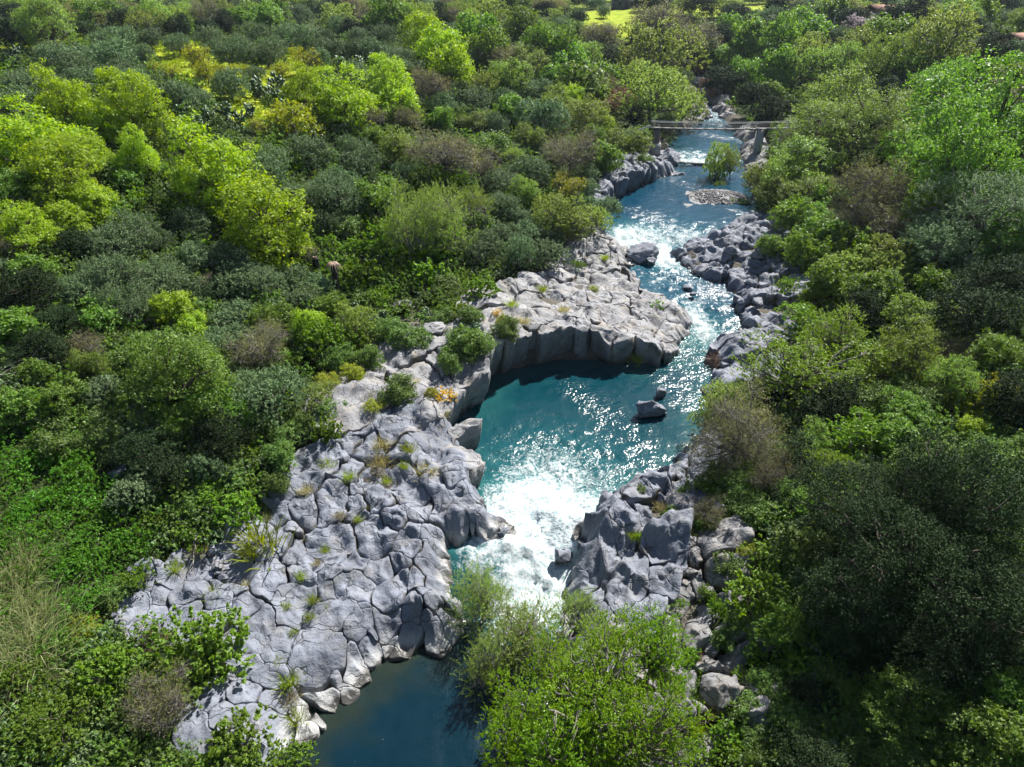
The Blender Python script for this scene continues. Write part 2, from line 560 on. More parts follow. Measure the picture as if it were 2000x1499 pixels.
RIGHT = [
    (960, 1900, 0, 1.4, 3, 7, 30, 18), (1030, 1500, 0, 1.4, 3, 7, 30, 18), (1050, 1400, 0, 1.4, 3, 7.5, 30, 19), (1075, 1260, 0, 1.4, 2.5, 8, 30, 20),
    (1100, 1180, 0.1, 1.5, 2, 8, 30, 21), (1118, 1110, 0.9, 1.4, 1.4, 8, 30, 21), (1130, 1060, 1.8, 1.7, 1.5, 8, 30, 22), (1150, 1020, 2.1, 1.8, 1.7, 7, 30, 22),
    (1185, 975, 2.2, 1.8, 2.0, 6, 30, 22), (1250, 935, 2.2, 1.7, 2, 4, 30, 22), (1310, 905, 2.2, 1.6, 1.6, 3, 30, 22), (1358, 872, 2.2, 1.4, 1.4, 2, 30, 22),
    (1352, 830, 2.2, 1.2, 1.4, 2, 30, 22), (1378, 765, 2.2, 1.0, 1.4, 2, 30, 22), (1400, 735, 2.2, 1.0, 1.4, 3, 30, 22), (1392, 690, 2.3, 1.0, 1.4, 5, 30, 22),
    (1450, 655, 2.5, 1.2, 1.0, 6, 30, 22), (1432, 615, 2.8, 1.3, 1.0, 8, 30, 22), (1440, 585, 3.0, 1.0, 1.4, 9, 32, 21), (1415, 560, 3.1, 0.9, 1.4, 10, 34, 21),
    (1365, 545, 3.2, 0.9, 1.4, 12, 34, 21), (1320, 520, 3.4, 1.0, 1.2, 14, 36, 21), (1312, 492, 4.0, 1.2, 1.2, 14, 36, 20), (1385, 465, 4.8, 1.0, 1.2, 9, 38, 20),
    (1440, 435, 5, 1.0, 1.2, 5, 40, 20), (1475, 412, 5, 0.9, 2, 3, 42, 20), (1455, 385, 5, 0.8, 2, 3, 44, 20), (1440, 345, 5.1, 0.8, 2, 3, 44, 20),
    (1440, 310, 5.5, 1.0, 2, 4, 44, 20), (1442, 280, 5.6, 1.2, 2, 5, 44, 19), (1422, 252, 5.7, 1.2, 2, 4, 42, 19), (1406, 236, 5.8, 1.3, 2, 4, 42, 19), (1398, 224, 6, 1.3, 2, 4, 42, 19),
    (1384, 200, 6.4, 1.5, 2, 4, 42, 19), (1362, 177, 6.8, 1.5, 2, 3, 42, 19)]


def resample(pl, step=0.9):
    P = np.array([list(at(p[0], p[1], p[2])[:2]) + list(p[2:]) for p in pl], float)
    out = []
    for a, b in zip(P[:-1], P[1:]):
        n = max(1, int(np.hypot(*(b[:2] - a[:2])) / step))
        for k in range(n):
            out.append(a + (b - a) * k / n)
    out.append(P[-1])
    out = np.array(out)
    # wobble the shoreline a little
    nx = fbm(p3(out[:, 0], out[:, 1], 0.35), 3, 5)
    ny = fbm(p3(out[:, 0], out[:, 1], 0.35), 3, 9)
    out[:, 0] += nx * 0.45
    out[:, 1] += ny * 0.45
    return out


SL, SR = resample(LEFT), resample(RIGHT)
SAMP = np.vstack([SL, SR])
POLY = np.vstack([SL[:, :2], SR[::-1, :2]])


def inside(x, y):
    r = np.zeros(x.shape, bool)
    X1, Y1 = POLY[:, 0], POLY[:, 1]
    X2, Y2 = np.roll(X1, -1), np.roll(Y1, -1)
    if len(x) < 3000:
        q, u = x[:, None], y[:, None]
        dy = np.where(Y2 == Y1, 1e-9, Y2 - Y1)
        return ((((Y1 > u) != (Y2 > u)) & (q < (X2 - X1) * (u - Y1) / dy + X1)).sum(1) % 2) == 1
    for a, b, c, d in zip(X1, Y1, X2, Y2):
        if b == d:
            continue
        k = ((b > y) != (d > y)) & (x < (c - a) * (y - b) / (d - b) + a)
        r ^= k
    return r


def attrs(x, y):
    """signed distance to the waterline and blended bank values"""
    x = np.asarray(x, float).ravel()
    y = np.asarray(y, float).ravel()
    d = np.empty(len(x))
    A = np.empty((len(x), 6))
    near = np.empty(len(x), int)
    S2 = SAMP[:, :2].astype(np.float32)
    for i in range(0, len(x), 20000):
        q = np.stack([x[i:i + 20000], y[i:i + 20000]], 1).astype(np.float32)
        D2 = (q[:, None, 0] - S2[None, :, 0]) ** 2 + (q[:, None, 1] - S2[None, :, 1]) ** 2
        near[i:i + 20000] = D2.argmin(1)
        d[i:i + 20000] = np.sqrt(D2.min(1))
        w = 1.0 / (D2 + 0.4) ** 2
        w /= w.sum(1)[:, None]
        A[i:i + 20000] = w @ SAMP[:, 2:].astype(np.float32)
    ins = inside(x, y)
    d = np.where(ins, -d, d)
    return d, A, near


def surf(x, y, d=None, A=None, rock_top=False):
    if d is None:
        d, A, _ = attrs(x, y)
    lvl, bh, bw, wp, ws, zp = A.T
    dd = np.where((bw < 1.0) & rock_top, np.maximum(d, bw), d)
    t = np.clip((d - wp) / ws, 0, 1)
    S = 0.65 * sm(t) + 0.35 * t
    out = lvl + bh * sm(dd / bw) + 0.07 * np.clip(d, 0, wp) + (zp - lvl - bh - 0.07 * wp) * S
    n1 = fbm(p3(x, y, 1 / 9.0), 3, 21)
    n2 = fbm(p3(x, y, 1 / 55.0), 3, 31)
    far = np.hypot(np.ravel(x), np.ravel(y))
    out = out + n1 * 0.9 * sm((d - wp) / 8) + n2 * 1.6 * sm((d - 40) / 40) + 0.006 * np.clip(far - 160, 0, 700)
    bed = lvl - np.minimum(2.0, 0.35 + 0.5 * np.abs(d))
    return np.where(d < 0, bed, out)


def ground_z(x, y, d=None, A=None):
    """the soil surface: sunk under the rock shelves that lie on it"""
    if d is None:
        d, A, _ = attrs(x, y)
    lvl, bh, bw, wp, ws, zp = A.T
    dm = np.where(d > 0, np.maximum(d - 1.1, -0.3), d)
    z = surf(x, y, d, A)
    rocky = (d > 0) & (d < wp + 1.5)
    cut = lvl - 0.5 + (bh + 0.07 * wp) * sm((d - 0.9) / 1.0)
    low = 0.55 * sm((wp + 2.5 - d) / 2.5)
    return np.where(d > 0, np.minimum(z - low, np.where(d < 2.2, cut, 1e9)), z)


# soil-height lookup grid for planting
GX = np.arange(-170, 171, 1.0)
GY = np.arange(-10, 301, 1.0)
_gx, _gy = np.meshgrid(GX, GY)
_d, _A, _ = attrs(_gx, _gy)
GZ = ground_z(_gx, _gy, _d, _A).reshape(_gx.shape)
GS = surf(_gx, _gy, _d, _A).reshape(_gx.shape)
GD = _d.reshape(_gx.shape)
GW = _A[:, 3].reshape(_gx.shape)


def bil(G, x, y):
    x = np.clip(np.asarray(x, float), GX[0], GX[-1] - 1.001)
    y = np.clip(np.asarray(y, float), GY[0], GY[-1] - 1.001)
    i = (x - GX[0]).astype(int)
    j = (y - GY[0]).astype(int)
    fx = x - GX[0] - i
    fy = y - GY[0] - j
    return (G[j, i] * (1 - fx) * (1 - fy) + G[j, i + 1] * fx * (1 - fy) + G[j + 1, i] * (1 - fx) * fy + G[j + 1, i + 1] * fx * fy)


def zsurf(x, y):
    x = np.atleast_1d(np.asarray(x, float))
    y = np.atleast_1d(np.asarray(y, float))
    r = bil(GS, x, y)
    o = (np.abs(x) > 168) | (y > 298) | (y < -9)
    if o.any():
        r[o] = surf(x[o], y[o])
    return r


def poly_mask(px, py, poly):
    r = np.zeros(px.shape, bool)
    n = len(poly)
    for k in range(n):
        a, b = poly[k]
        c, d = poly[(k + 1) % n]
        if b == d:
            continue
        r ^= ((b > py) != (d > py)) & (px < (c - a) * (py - b) / (d - b) + a)
    return r


# meadows, outlined in the photograph and laid on the plateau (world outlines at the plateau's height)
def wpoly(pts, z):
    return [tuple(at(px, py, z)[:2]) for px, py in pts]


MEADOWS = [wpoly([(285, 114), (420, 110), (520, 116), (660, 112), (665, 150), (600, 180), (535, 215), (505, 245), (430, 245), (400, 195), (330, 170)], 17),
           wpoly([(-60, 85), (60, 82), (90, 92), (70, 108), (-60, 115)], 18),
           wpoly([(150, 76), (175, 76), (180, 98), (140, 95)], 18),
           wpoly([(1140, 16), (1262, 14), (1258, 38), (1142, 36)], 21),
           wpoly([(1300, 4), (1500, 6), (1480, 28), (1310, 24)], 21),
           wpoly([(180, 8), (340, 8), (340, 24), (200, 24)], 21)]


def meadow_mask(x, y):
    m = np.zeros(x.shape, bool)
    for p in MEADOWS:
        m |= poly_mask(x, y, p)
    return m


# ------------------------------------------------------------------ terrain sheet
def axis(fine0, fine1, step, far, grow=1.09):
    a = list(np.arange(fine0, fine1 + 1e-6, step))
    s = step
    v = fine1
    while v < far:
        s *= grow
        v += s
        a.append(v)
    s = step
    v = fine0
    lo = []
    while v > -far:
        s *= grow
        v -= s
        lo.append(v)
    return np.array(lo[::-1] + a)


TX = axis(-60, 62, 0.8, 4000, 1.10)
TY = np.concatenate([np.arange(-60, 4, 4.0), np.arange(4, 135, 0.8)])
s_, v_ = 0.8, TY[-1]
ext = []
while v_ < 5000:
    s_ *= 1.07
    v_ += s_
    ext.append(v_)
TY = np.concatenate([TY, ext])
tx, ty = np.meshgrid(TX, TY)
td, tA, _ = attrs(tx, ty)
tz = ground_z(tx, ty, td, tA)
rocky = sm((tA[:, 3] + 1.0 - td) / 2.0) * (td > -3) * (tA[:, 3] > 2.4)
mead = meadow_mask(tx.ravel(), ty.ravel()).astype(float)
mead = np.maximum(mead, 0.55 * sm((np.hypot(tx.ravel(), ty.ravel()) - 260) / 80) * (fbm(p3(tx, ty, 1 / 40.0), 2, 77) > 0.05))
nx_, ny_ = len(TX), len(TY)
ii, jj = np.meshgrid(np.arange(ny_ - 1), np.arange(nx_ - 1), indexing='ij')
Q = np.stack([ii * nx_ + jj, ii * nx_ + jj + 1, (ii + 1) * nx_ + jj + 1, (ii + 1) * nx_ + jj], -1).reshape(-1, 4)
me = mesh_np('ground', np.stack([tx.ravel(), ty.ravel(), tz], 1), [Q], M['ground'], True, attrs={'rocky': rocky, 'meadow': mead})
tag(link('ground', me), kind='structure')

# ------------------------------------------------------------------ river surface
FOAM = [  # pixel, level, radius along x, radius along y, strength
    (1060, 1000, 2.2, 3.8, 3.4, 1.4), (1080, 935, 2.2, 4.6, 4.6, 0.58), (1055, 1075, 1.6, 2.6, 3.2, 1.5), (1050, 1130, 0.9, 2.4, 3.0, 1.25), (950, 1085, 1.4, 2.0, 1.8, 0.75),
    (1000, 1180, 0.4, 2.0, 2.4, 0.8), (960, 1230, 0, 2.2, 1.6, 0.45), (1170, 940, 2.2, 3, 2.5, 0.4),
    (1290, 492, 4.0, 1.8, 3.2, 1.05), (1250, 460, 4.9, 4.5, 4.0, 0.75), (1300, 512, 3.5, 2.2, 2.0, 0.8), (1225, 490, 4.2, 1.4, 2.5, 0.8), (1330, 455, 5, 4.0, 5, 0.5),
    (1370, 640, 2.5, 1.6, 5, 0.66), (1350, 590, 2.8, 4.0, 2.5, 0.35), (1300, 545, 3.2, 4, 3, 0.38), (1390, 660, 2.4, 2.0, 4, 0.5),
    (1360, 314, 5.4, 6, 2.2, 0.62), (1350, 302, 5.5, 6, 4, 0.45), (1385, 222, 6, 4, 20, 0.4)]
gx = np.arange(-16, 62, 0.24)
gy1 = np.concatenate([np.arange(8, 70, 0.24), np.arange(70, 135, 0.36), np.arange(135, 215, 1.0)])
wx, wy = np.meshgrid(gx, gy1)
_near = bil(GD, wx.ravel(), wy.ravel()) < 3.5
wd = np.full(wx.size, 9.0)
wA = np.zeros((wx.size, 6))
wd[_near], wA[_near], _ = attrs(wx.ravel()[_near], wy.ravel()[_near])
keep = wd < 1.6
lvl = wA[:, 0]
# sharpen the weir into a step
foam = np.zeros(len(wd))
aer = np.zeros(len(wd))
X, Y = wx.ravel(), wy.ravel()
for px, py, z, rx, ry, s in FOAM:
    c = at(px, py, z)
    q = ((X - c[0]) / rx) ** 2 + ((Y - c[1]) / ry) ** 2
    foam = np.maximum(foam, s * np.exp(-q * 0.8))
    aer = np.maximum(aer, min(1, s) * np.exp(-q * 0.32))
dep = np.clip((-wd + 1.6 * fbm(p3(wx, wy, 0.6), 3, 19)) / 2.6, 0, 1)
teal = sm((Y - 28) / 6)
rough_ = fbm(p3(X, Y, 0.9), 4, 3)
rough2 = fbm(p3(X, Y, 2.4), 3, 13)
wz = lvl + rough_ * (0.05 + 0.5 * np.clip(foam, 0, 1)) + rough2 * (0.025 + 0.26 * np.clip(foam, 0, 1))
chop = np.clip(0.30 + 0.14 * aer + 0.11 * sm((Y - 33) / 6), 0, 1.0)
chop *= np.clip(0.72 + 1.1 * fbm(p3(X + 0.6 * Y, Y * 0.45, 0.22), 3, 29), 0.3, 1.25)
nxw, nyw = len(gx), len(gy1)
ii, jj = np.meshgrid(np.arange(nyw - 1), np.arange(nxw - 1), indexing='ij')
Q = np.stack([ii * nxw + jj, ii * nxw + jj + 1, (ii + 1) * nxw + jj + 1, (ii + 1) * nxw + jj], -1).reshape(-1, 4)
Q = Q[keep[Q].all(1)]
use = np.unique(Q)
remap = np.full(len(wd), -1)
remap[use] = np.arange(len(use))
me = mesh_np('river', np.stack([X, Y, wz], 1)[use], [remap[Q]], M['water'], True,
             attrs={'foam': foam[use], 'aerated': aer[use], 'depth': dep[use], 'teal': teal[use], 'chop': chop[use], 'blue': 0.8 * sm((Y - 58) / 10)[use]})  # blue: strength of the painted sky reflection, rising upstream
tag(link('river', me), kind='structure')


# ------------------------------------------------------------------ rock shelves: one object per slab
def warp(P):
    q = np.stack([P[:, 0] * 0.42, P[:, 1] * 0.42, np.zeros(len(P))], 1)
    q2 = q * 3.1
    dx = fbm(q, 2, 41) * 0.34 + vnoise(q2, 43) * 0.15 + vnoise(q2 * 2.3, 44) * 0.09
    dy = fbm(q, 2, 47) * 0.34 + vnoise(q2, 49) * 0.15 + vnoise(q2 * 2.3, 50) * 0.09
    return P + np.stack([dx, dy], 1)


def clip_half(poly, p, n):
    """keep the side where (v-p).n <= 0"""
    out = []
    m = len(poly)
    s = [(poly[i][0] - p[0]) * n[0] + (poly[i][1] - p[1]) * n[1] for i in range(m)]
    for i in range(m):
        a, b = poly[i], poly[(i + 1) % m]
        if s[i] <= 0:
            out.append(a)
        if (s[i] < 0) != (s[(i + 1) % m] < 0):
            t = s[i] / (s[i] - s[(i + 1) % m])
            out.append((a[0] + (b[0] - a[0]) * t, a[1] + (b[1] - a[1]) * t))
    return out


def voronoi(seeds, ghosts, rad):
    allp = np.vstack([seeds, ghosts]) if len(ghosts) else seeds
    cells = []
    wt = np.random.default_rng(len(seeds)).uniform(0, 0.55, len(seeds)) * np.asarray(rad) ** 2
    for k, s in enumerate(seeds):
        r = rad[k]
        poly = [(s[0] + r * math.cos(a), s[1] + r * math.sin(a)) for a in np.arange(10) * 2 * math.pi / 10]
        D = np.hypot(*(allp - s).T)
        for j in np.argsort(D)[1:30]:
            if D[j] > 2.2 * r or D[j] < 1e-6:
                continue
            n = (allp[j] - s) / D[j]
            off = (wt[k] - wt[j]) / (2 * D[j]) if j < len(seeds) else 0.0
            poly = clip_half(poly, (s + allp[j]) / 2 + n * np.clip(off, -0.3 * D[j], 0.3 * D[j]), n)
            if len(poly) < 3:
                break
        cells.append(poly)
    return cells


def slab_mesh(poly, seed, gap, dome, tilt, depth, lift, rough, k_self, seeds, blk, inland, under):
    P = np.array(poly)
    c = P.mean(0)
    # take the corners off
    for cut in (0.03,):
        Q2 = np.roll(P, -1, 0)
        P = np.stack([P * (1 - cut) + Q2 * cut, P * cut + Q2 * (1 - cut)], 1).reshape(-1, 2)
    # even steps along the outline
    seg = np.hypot(*(np.roll(P, -1, 0) - P).T)
    L = seg.sum()
    n = int(np.clip(L / 0.22, 16, 60))
    cum = np.concatenate([[0], np.cumsum(seg)])
    PP = np.vstack([P, P[:1]])
    tt = np.arange(n) * L / n
    P = np.stack([np.interp(tt, cum, PP[:, 0]), np.interp(tt, cum, PP[:, 1])], 1)
    r_mean = np.hypot(*(P - c).T).mean()
    # joints between blocks are open, joints inside a block are hairlines
    Dn = np.hypot(P[:, None, 0] - seeds[None, :, 0], P[:, None, 1] - seeds[None, :, 1])
    Dn[:, k_self] = 1e9
    low_ = float(sm((c[1] - 25.5) / 5.0)) if seed // 100 == 3 else 1.0
    open_ = np.where(blk[Dn.argmin(1)] != blk[k_self], 0.42 + 0.58 * low_, 0.05 + 0.08 * low_)
    open_ = (np.roll(open_, 1) + open_ * 2 + np.roll(open_, -1)) / 4
    P = c + (P - c) * (1 - gap * 3.0 * np.maximum(open_ - 0.16, 0) / r_mean)[:, None]
    g = min(0.2, gap / r_mean)
    e1, e2, e3 = [min(q, v / r_mean) for q, v in ((0.06, 0.05), (0.14, 0.13), (0.3, 0.34))]
    rings = [1.0 - g, 1.0 - g - e1, 1.0 - g - e2, 1.0 - g - e3, 0.62, 0.5, 0.38, 0.26, 0.13]
    if rings[3] < 0.66:
        rings[4:] = [rings[3] * f_ for f_ in (0.86, 0.7, 0.52, 0.34, 0.17)]
    XY = np.vstack([c + (P - c) * s for s in rings] + [c[None]])
    s_all = np.concatenate([np.full(n, s) for s in rings] + [[0.0]])
    W = warp(XY)
    d, A, _ = attrs(W[:, 0], W[:, 1])
    z = surf(W[:, 0], W[:, 1], np.maximum(d, 0.02), A, True)
    e = (s_all - 0.3) / (0.7 - g)
    chamf = np.concatenate([open_ * v for v in (-0.19, -0.06, -0.015, 0, 0, 0, 0, 0, 0)] + [[0.0]])
    prof = -np.clip(e, 0, 1) ** 2.5 * np.concatenate([np.tile(open_, 9), [0]])
    zc = np.zeros(len(W))
    rg = fbm(np.stack([W[:, 0] * 0.55, W[:, 1] * 0.55, zc], 1), 4, 61)
    rd = 0.5 - np.abs(fbm(np.stack([W[:, 0] * 0.8, W[:, 1] * 0.8, zc * 3], 1), 3, 67)) * 2.2
    cw = W - W[-1]
    lg = fbm(np.stack([W[:, 0] * 0.36 + W[:, 1] * 0.2, W[:, 1] * 0.30, zc], 1), 3, 83) * 5.0
    lg = np.floor(lg) + sm((lg - np.floor(lg)) * 3.2 - 1.1)
    rough = rough * (0.62 + 0.38 * low_)
    ztop = z + 0.12 + 0.3 * rough * lg + lift + chamf * (0.6 + 2.0 * dome) + dome * prof + (W @ tilt) + rough * (rg * 1.2 + rd * 0.55)
    V = np.column_stack([W, ztop])
    faces = []
    joint = np.concatenate([open_ * v for v in (1, 0.45, 0.08, 0, 0, 0, 0, 0, 0)] + [[0.0]])
    k = np.arange(n)
    k2 = (k + 1) % n
    for a in range(len(rings) - 1):
        faces.append(np.stack([a * n + k, a * n + k2, (a + 1) * n + k2, (a + 1) * n + k], 1))
    tri = np.stack([(len(rings) - 1) * n + k, (len(rings) - 1) * n + k2, np.full(n, len(V) - 1)], 1)
    # side wall, going down in uneven steps
    zb = np.minimum(ztop[:n].min() - depth, A[:n, 0].min() - 0.7 if depth > 1.5 else 1e9)
    zb = min(zb) if np.ndim(zb) else zb
    levels = 5 if (ztop[:n].mean() - zb) > 2 else 2
    base = len(V)
    prev = k
    rowsV = []
    for l in range(1, levels + 1):
        f = l / levels
        zz = ztop[:n] * (1 - f) + zb * f
        rr = fbm(np.stack([V[:n, 0] * 1.1, V[:n, 1] * 1.1, zz * 0.9], 1), 3, 71) * 0.32 * min(1, (ztop[:n].mean() - zb) / 2.0)
        dirv = V[:n, :2] - V[len(XY) - 1, :2]
        dirv /= np.hypot(*dirv.T)[:, None] + 1e-6
        inset = -0.10 * f if levels == 5 else -0.05
        xy = V[:n, :2] + dirv * (rr + inset)[:, None] + inland * (under * f ** 1.4)
        rowsV.append(np.column_stack([xy, zz]))
        cur = base + (l - 1) * n + k
        faces.append(np.stack([cur, np.roll(cur, -1), np.roll(prev, -1), prev], 1))
        prev = cur
    V = np.vstack([V] + rowsV)
    J = np.concatenate([joint] + [np.full(n, 0.85 if levels == 2 else 0.25)] * levels)
    dd, AA, _ = attrs(V[:, 0], V[:, 1])
    up = V[:, 2] - AA[:, 0]
    bl = sm((1.1 - up) / 0.7) * (V[:, 1] < 34)
    wet = sm((0.42 + 0.25 * vnoise(V * 1.3, 91) - up) / 0.22)
    return V, faces + [tri], {'joint': J, 'bleach': bl, 'wet': wet}


SLABS = []


def shelf(name, seeds, rad, mat, dome_fn=None, *, gap=0.015, dome=0.28, tilt=0.05, depth=0.8, rough=0.16, seed=1, cliff=True, aniso=(0.0, 1.0), per_block=4.0, step=0.10):
    root = bpy.data.objects.new(name, None)
    COL.objects.link(root)
    root['kind'] = 'structure'
    seeds = np.asarray(seeds, float)
    d, A, near = attrs(seeds[:, 0], seeds[:, 1])
    ok = d > 0.25
    seeds, d, A, near = seeds[ok], d[ok], A[ok], near[ok]
    rad = (np.asarray(rad) * np.ones(len(ok)))[ok]
    gh = []
    for s, dd_, nn, r in zip(seeds, d, near, rad):
        if dd_ < 1.5 * r:
            gh.append(2 * SAMP[nn, :2] - s)
    rr = np.random.default_rng(seed)
    # stretch space so that the joints favour one direction, then cut it into cells
    ca, sa = math.cos(aniso[0]), math.sin(aniso[0])
    T = np.array([[ca, sa], [-sa * aniso[1], ca * aniso[1]]])
    Ti = np.linalg.inv(T)
    gh = np.array(gh) if len(gh) else np.zeros((0, 2))
    cells = voronoi(seeds @ T.T, gh @ T.T, rad * max(1, aniso[1]))
    cells = [[tuple(Ti @ np.array(q)) for q in c] for c in cells]
    # group the cells into larger blocks that step and tilt together
    nb = max(2, int(len(seeds) / per_block))
    bc = seeds[rr.choice(len(seeds), nb, replace=False)]
    blk = (((seeds[:, None, :] - bc[None]) @ T.T) ** 2).sum(2).argmin(1)
    b_lift = rr.normal(0, step, nb)
    b_tilt = rr.normal(0, tilt, (nb, 2))
    # the wall round the pool is one unbroken ledge
    rim = (d < 2.4) & (A[:, 2] < 1.0) & (A[:, 1] > 1.8)
    if rim.any():
        blk[rim] = nb
        bc = np.vstack([bc, seeds[rim].mean(0)])
        b_lift = np.append(b_lift, 0.05)
        b_tilt = np.vstack([b_tilt, [[0, 0]]])
    if seed == 3:
        b_lift *= 0.35 + 0.65 * sm((bc[:, 1] - 25.5) / 5.0)
    for k, poly in enumerate(cells):
        if len(poly) < 3:
            continue
        P = np.array(poly)
        area = 0.5 * abs(np.dot(P[:, 0], np.roll(P[:, 1], 1)) - np.dot(P[:, 1], np.roll(P[:, 0], 1)))
        if area < 0.12:
            continue
        size = math.sqrt(area)
        SLABS.append((*P.mean(0), size * 0.62))
        dm = dome * (dome_fn(seeds[k]) if dome_fn else 1.0)
        cl_ = cliff and d[k] < 3.0
        dp = 4.5 if cl_ else depth
        inl = seeds[k] - SAMP[near[k], :2]
        inl = inl / (np.linalg.norm(inl) + 1e-6)
        tl = b_tilt[blk[k]] + rr.normal(0, tilt * 0.25, 2)
        lf = b_lift[blk[k]] + rr.normal(0, 0.02) - float(bc[blk[k]] @ b_tilt[blk[k]]) - float(seeds[k] @ (tl - b_tilt[blk[k]]))
        under = 1.5 if (cl_ and A[k, 2] < 1.0 and A[k, 1] > 2.0) else 0.0
        V, F, at_ = slab_mesh(poly, seed * 100 + k, gap * rr.uniform(0.6, 1.5), dm * min(1.3, size / 1.8) * rr.uniform(0.5, 1.5), tl, dp, lf,
                              rough, k, seeds, blk, inl, under)
        me = mesh_np('rock_slab', V, F, mat, True, attrs=at_)
        link('rock_slab', me, root)
    return root


def zoomA(x, y):
    return 250 + x / 2.4986, 880 + y / 2.4986


A_SEEDS = [(930, 85), (1090, 95), (1190, 110), (1330, 120), (1460, 60), (1570, 110), (740, 240), (860, 260), (985, 250), (1140, 200), (1100, 290), (1230, 250), (1300, 200), (1380, 210), (1470, 160),
           (1650, 200), (1250, 275), (760, 360), (1000, 430), (1150, 320), (1205, 410), (1300, 345), (1400, 335), (1440, 285), (1500, 265), (1520, 320), (1620, 340), (640, 540), (720, 470), (820, 500), (900, 545),
           (985, 520), (1110, 560), (1010, 605), (1215, 590), (1320, 545), (1370, 465), (1400, 410), (1500, 440), (1510, 570), (860, 610), (940, 610), (490, 490), (430, 570), (330, 560), (520, 575), (600, 610),
           (70, 690), (150, 730), (290, 720), (200, 660), (40, 760), (470, 670), (680, 660), (800, 720), (440, 760), (560, 790), (640, 850), (780, 790), (730, 890), (990, 720), (1100, 690), (1260, 720), (1400, 650),
           (1450, 730), (1520, 680), (1590, 750), (1000, 820), (1100, 860), (1250, 850), (1280, 960), (1490, 810), (1450, 890), (1540, 880), (1490, 950), (930, 1000), (1120, 1080), (1010, 1130), (590, 960), (600, 1060),
           (690, 1010), (670, 1110), (590, 1190), (560, 1280), (720, 1240), (490, 1310), (640, 1310), (820, 1300), (900, 1350), (870, 1420), (960, 1230), (1080, 1200), (700, 1400), (450, 1230), (380, 1340),
           (520, 880), (400, 860), (260, 830), (130, 830), (1190, 1010), (1350, 1010), (1180, 930), (1380, 800), (1600, 640), (1330, 640), (560, 700)]
# inland strip behind the traced slabs and the upper edge towards the pool
A_PX = [zoomA(*s) for s in A_SEEDS] + [(700, 830), (740, 815), (790, 820), (830, 850), (760, 850), (720, 870), (800, 880), (840, 890), (870, 900), (690, 860), (650, 890), (610, 900), (650, 915), (600, 945), (560, 960),
                                        (540, 1000), (500, 1030), (470, 1060), (430, 1080), (400, 1090), (360, 1110), (880, 935), (900, 965), (890, 1005), (860, 985), (920, 1010), (950, 1030)]


def px_to_shelf(px, py):
    """the point on the shelf surface seen at that pixel"""
    d = ray(px, py)
    z = 2.5
    for _ in range(12):
        t = (z - CAM_H) / d[2]
        x, y = d[0] * t, d[1] * t
        z = 0.5 * z + 0.5 * float(zsurf(x, y)[0])
    return x, y


A_W = np.array([px_to_shelf(*p) for p in A_PX])
_dm = np.hypot(A_W[:, None, 0] - A_W[None, :, 0], A_W[:, None, 1] - A_W[None, :, 1]) + np.eye(len(A_W)) * 99
A_R = np.clip(np.sort(_dm, 1)[:, :4].mean(1) * 1.15, 1.0, 3.6)
shelf('lava_shelf', A_W, A_R, M['rock'], lambda p: 0.15 + 0.85 * float(sm((p[1] - 27) / 6)), gap=0.012, dome=0.10, tilt=0.03, depth=0.9, rough=0.42, seed=3, per_block=4.5, step=0.07)


def poisson(poly_px, zguess, spacing, seed, jitter=1.0, cond=None):
    W = np.array([at(p[0], p[1], zguess)[:2] for p in poly_px])
    r = np.random.default_rng(seed)
    lo, hi = W.min(0), W.max(0)
    pts = []
    tries = int(40 * np.prod(hi - lo) / spacing ** 2)
    C = r.uniform(lo, hi, (tries, 2))
    C = C[poly_mask(C[:, 0], C[:, 1], [tuple(w) for w in W])]
    sp = spacing * r.uniform(0.65, 1.35, len(C))
    for c, s in zip(C, sp):
        if all((c[0] - q[0]) ** 2 + (c[1] - q[1]) ** 2 > (0.5 * (s + q[2])) ** 2 for q in pts):
            pts.append((c[0], c[1], s))
    return np.array(pts)


def shelf_poly(name, poly, z, spacing, mat, seed, **kw):
    p = poisson(poly, z, spacing, seed)
    return shelf(name, p[:, :2], p[:, 2] * 1.25, mat, seed=seed, **kw)


# rim of the bowl and the pale shelf beyond it
shelf_poly('pale_shelf', [(850, 870), (680, 790), (670, 740), (760, 700), (860, 690), (940, 650), (960, 590), (1100, 545), (1130, 490), (1185, 460), (1220, 470), (1250, 540), (1290, 580), (1375, 605), (1365, 670), (1340, 715),
                          (1100, 715), (965, 755), (960, 800), (900, 880)], 4.6, 2.1, M['rockwarm'], 11, dome=0.06, tilt=0.05, rough=0.45, depth=0.9, aniso=(0.9, 1.5), per_block=4, step=0.10)
shelf_poly('sculpted_shelf', [(1110, 1120), (1130, 1040), (1160, 990), (1230, 930), (1370, 850), (1380, 930), (1330, 1010), (1290, 1080), (1260, 1180), (1250, 1290), (1120, 1300), (1080, 1200)], 3.0, 1.5, M['rock'], 13,
           dome=0.10, tilt=0.08, rough=0.6, depth=1.0, aniso=(1.2, 1.9), per_block=5, step=0.15)
shelf_poly('stony_bank', [(1260, 1100), (1330, 1010), (1400, 1050), (1430, 1180), (1480, 1290), (1470, 1420), (1400, 1499), (1300, 1499), (1290, 1350), (1250, 1240)], 3.2, 1.35, M['rockdark'], 17,
           dome=0.25, tilt=0.12, rough=0.55, depth=0.8, gap=0.03, per_block=2, step=0.15)
shelf_poly('far_shelf', [(1300, 500), (1330, 470), (1420, 430), (1500, 440), (1550, 500), (1555, 570), (1520, 650), (1450, 670), (1425, 600), (1400, 560), (1340, 545)], 4.3, 1.9, M['rock'], 19,
           dome=0.15, tilt=0.09, rough=0.6, depth=0.9, aniso=(0.4, 1.7), per_block=3.5, step=0.16)
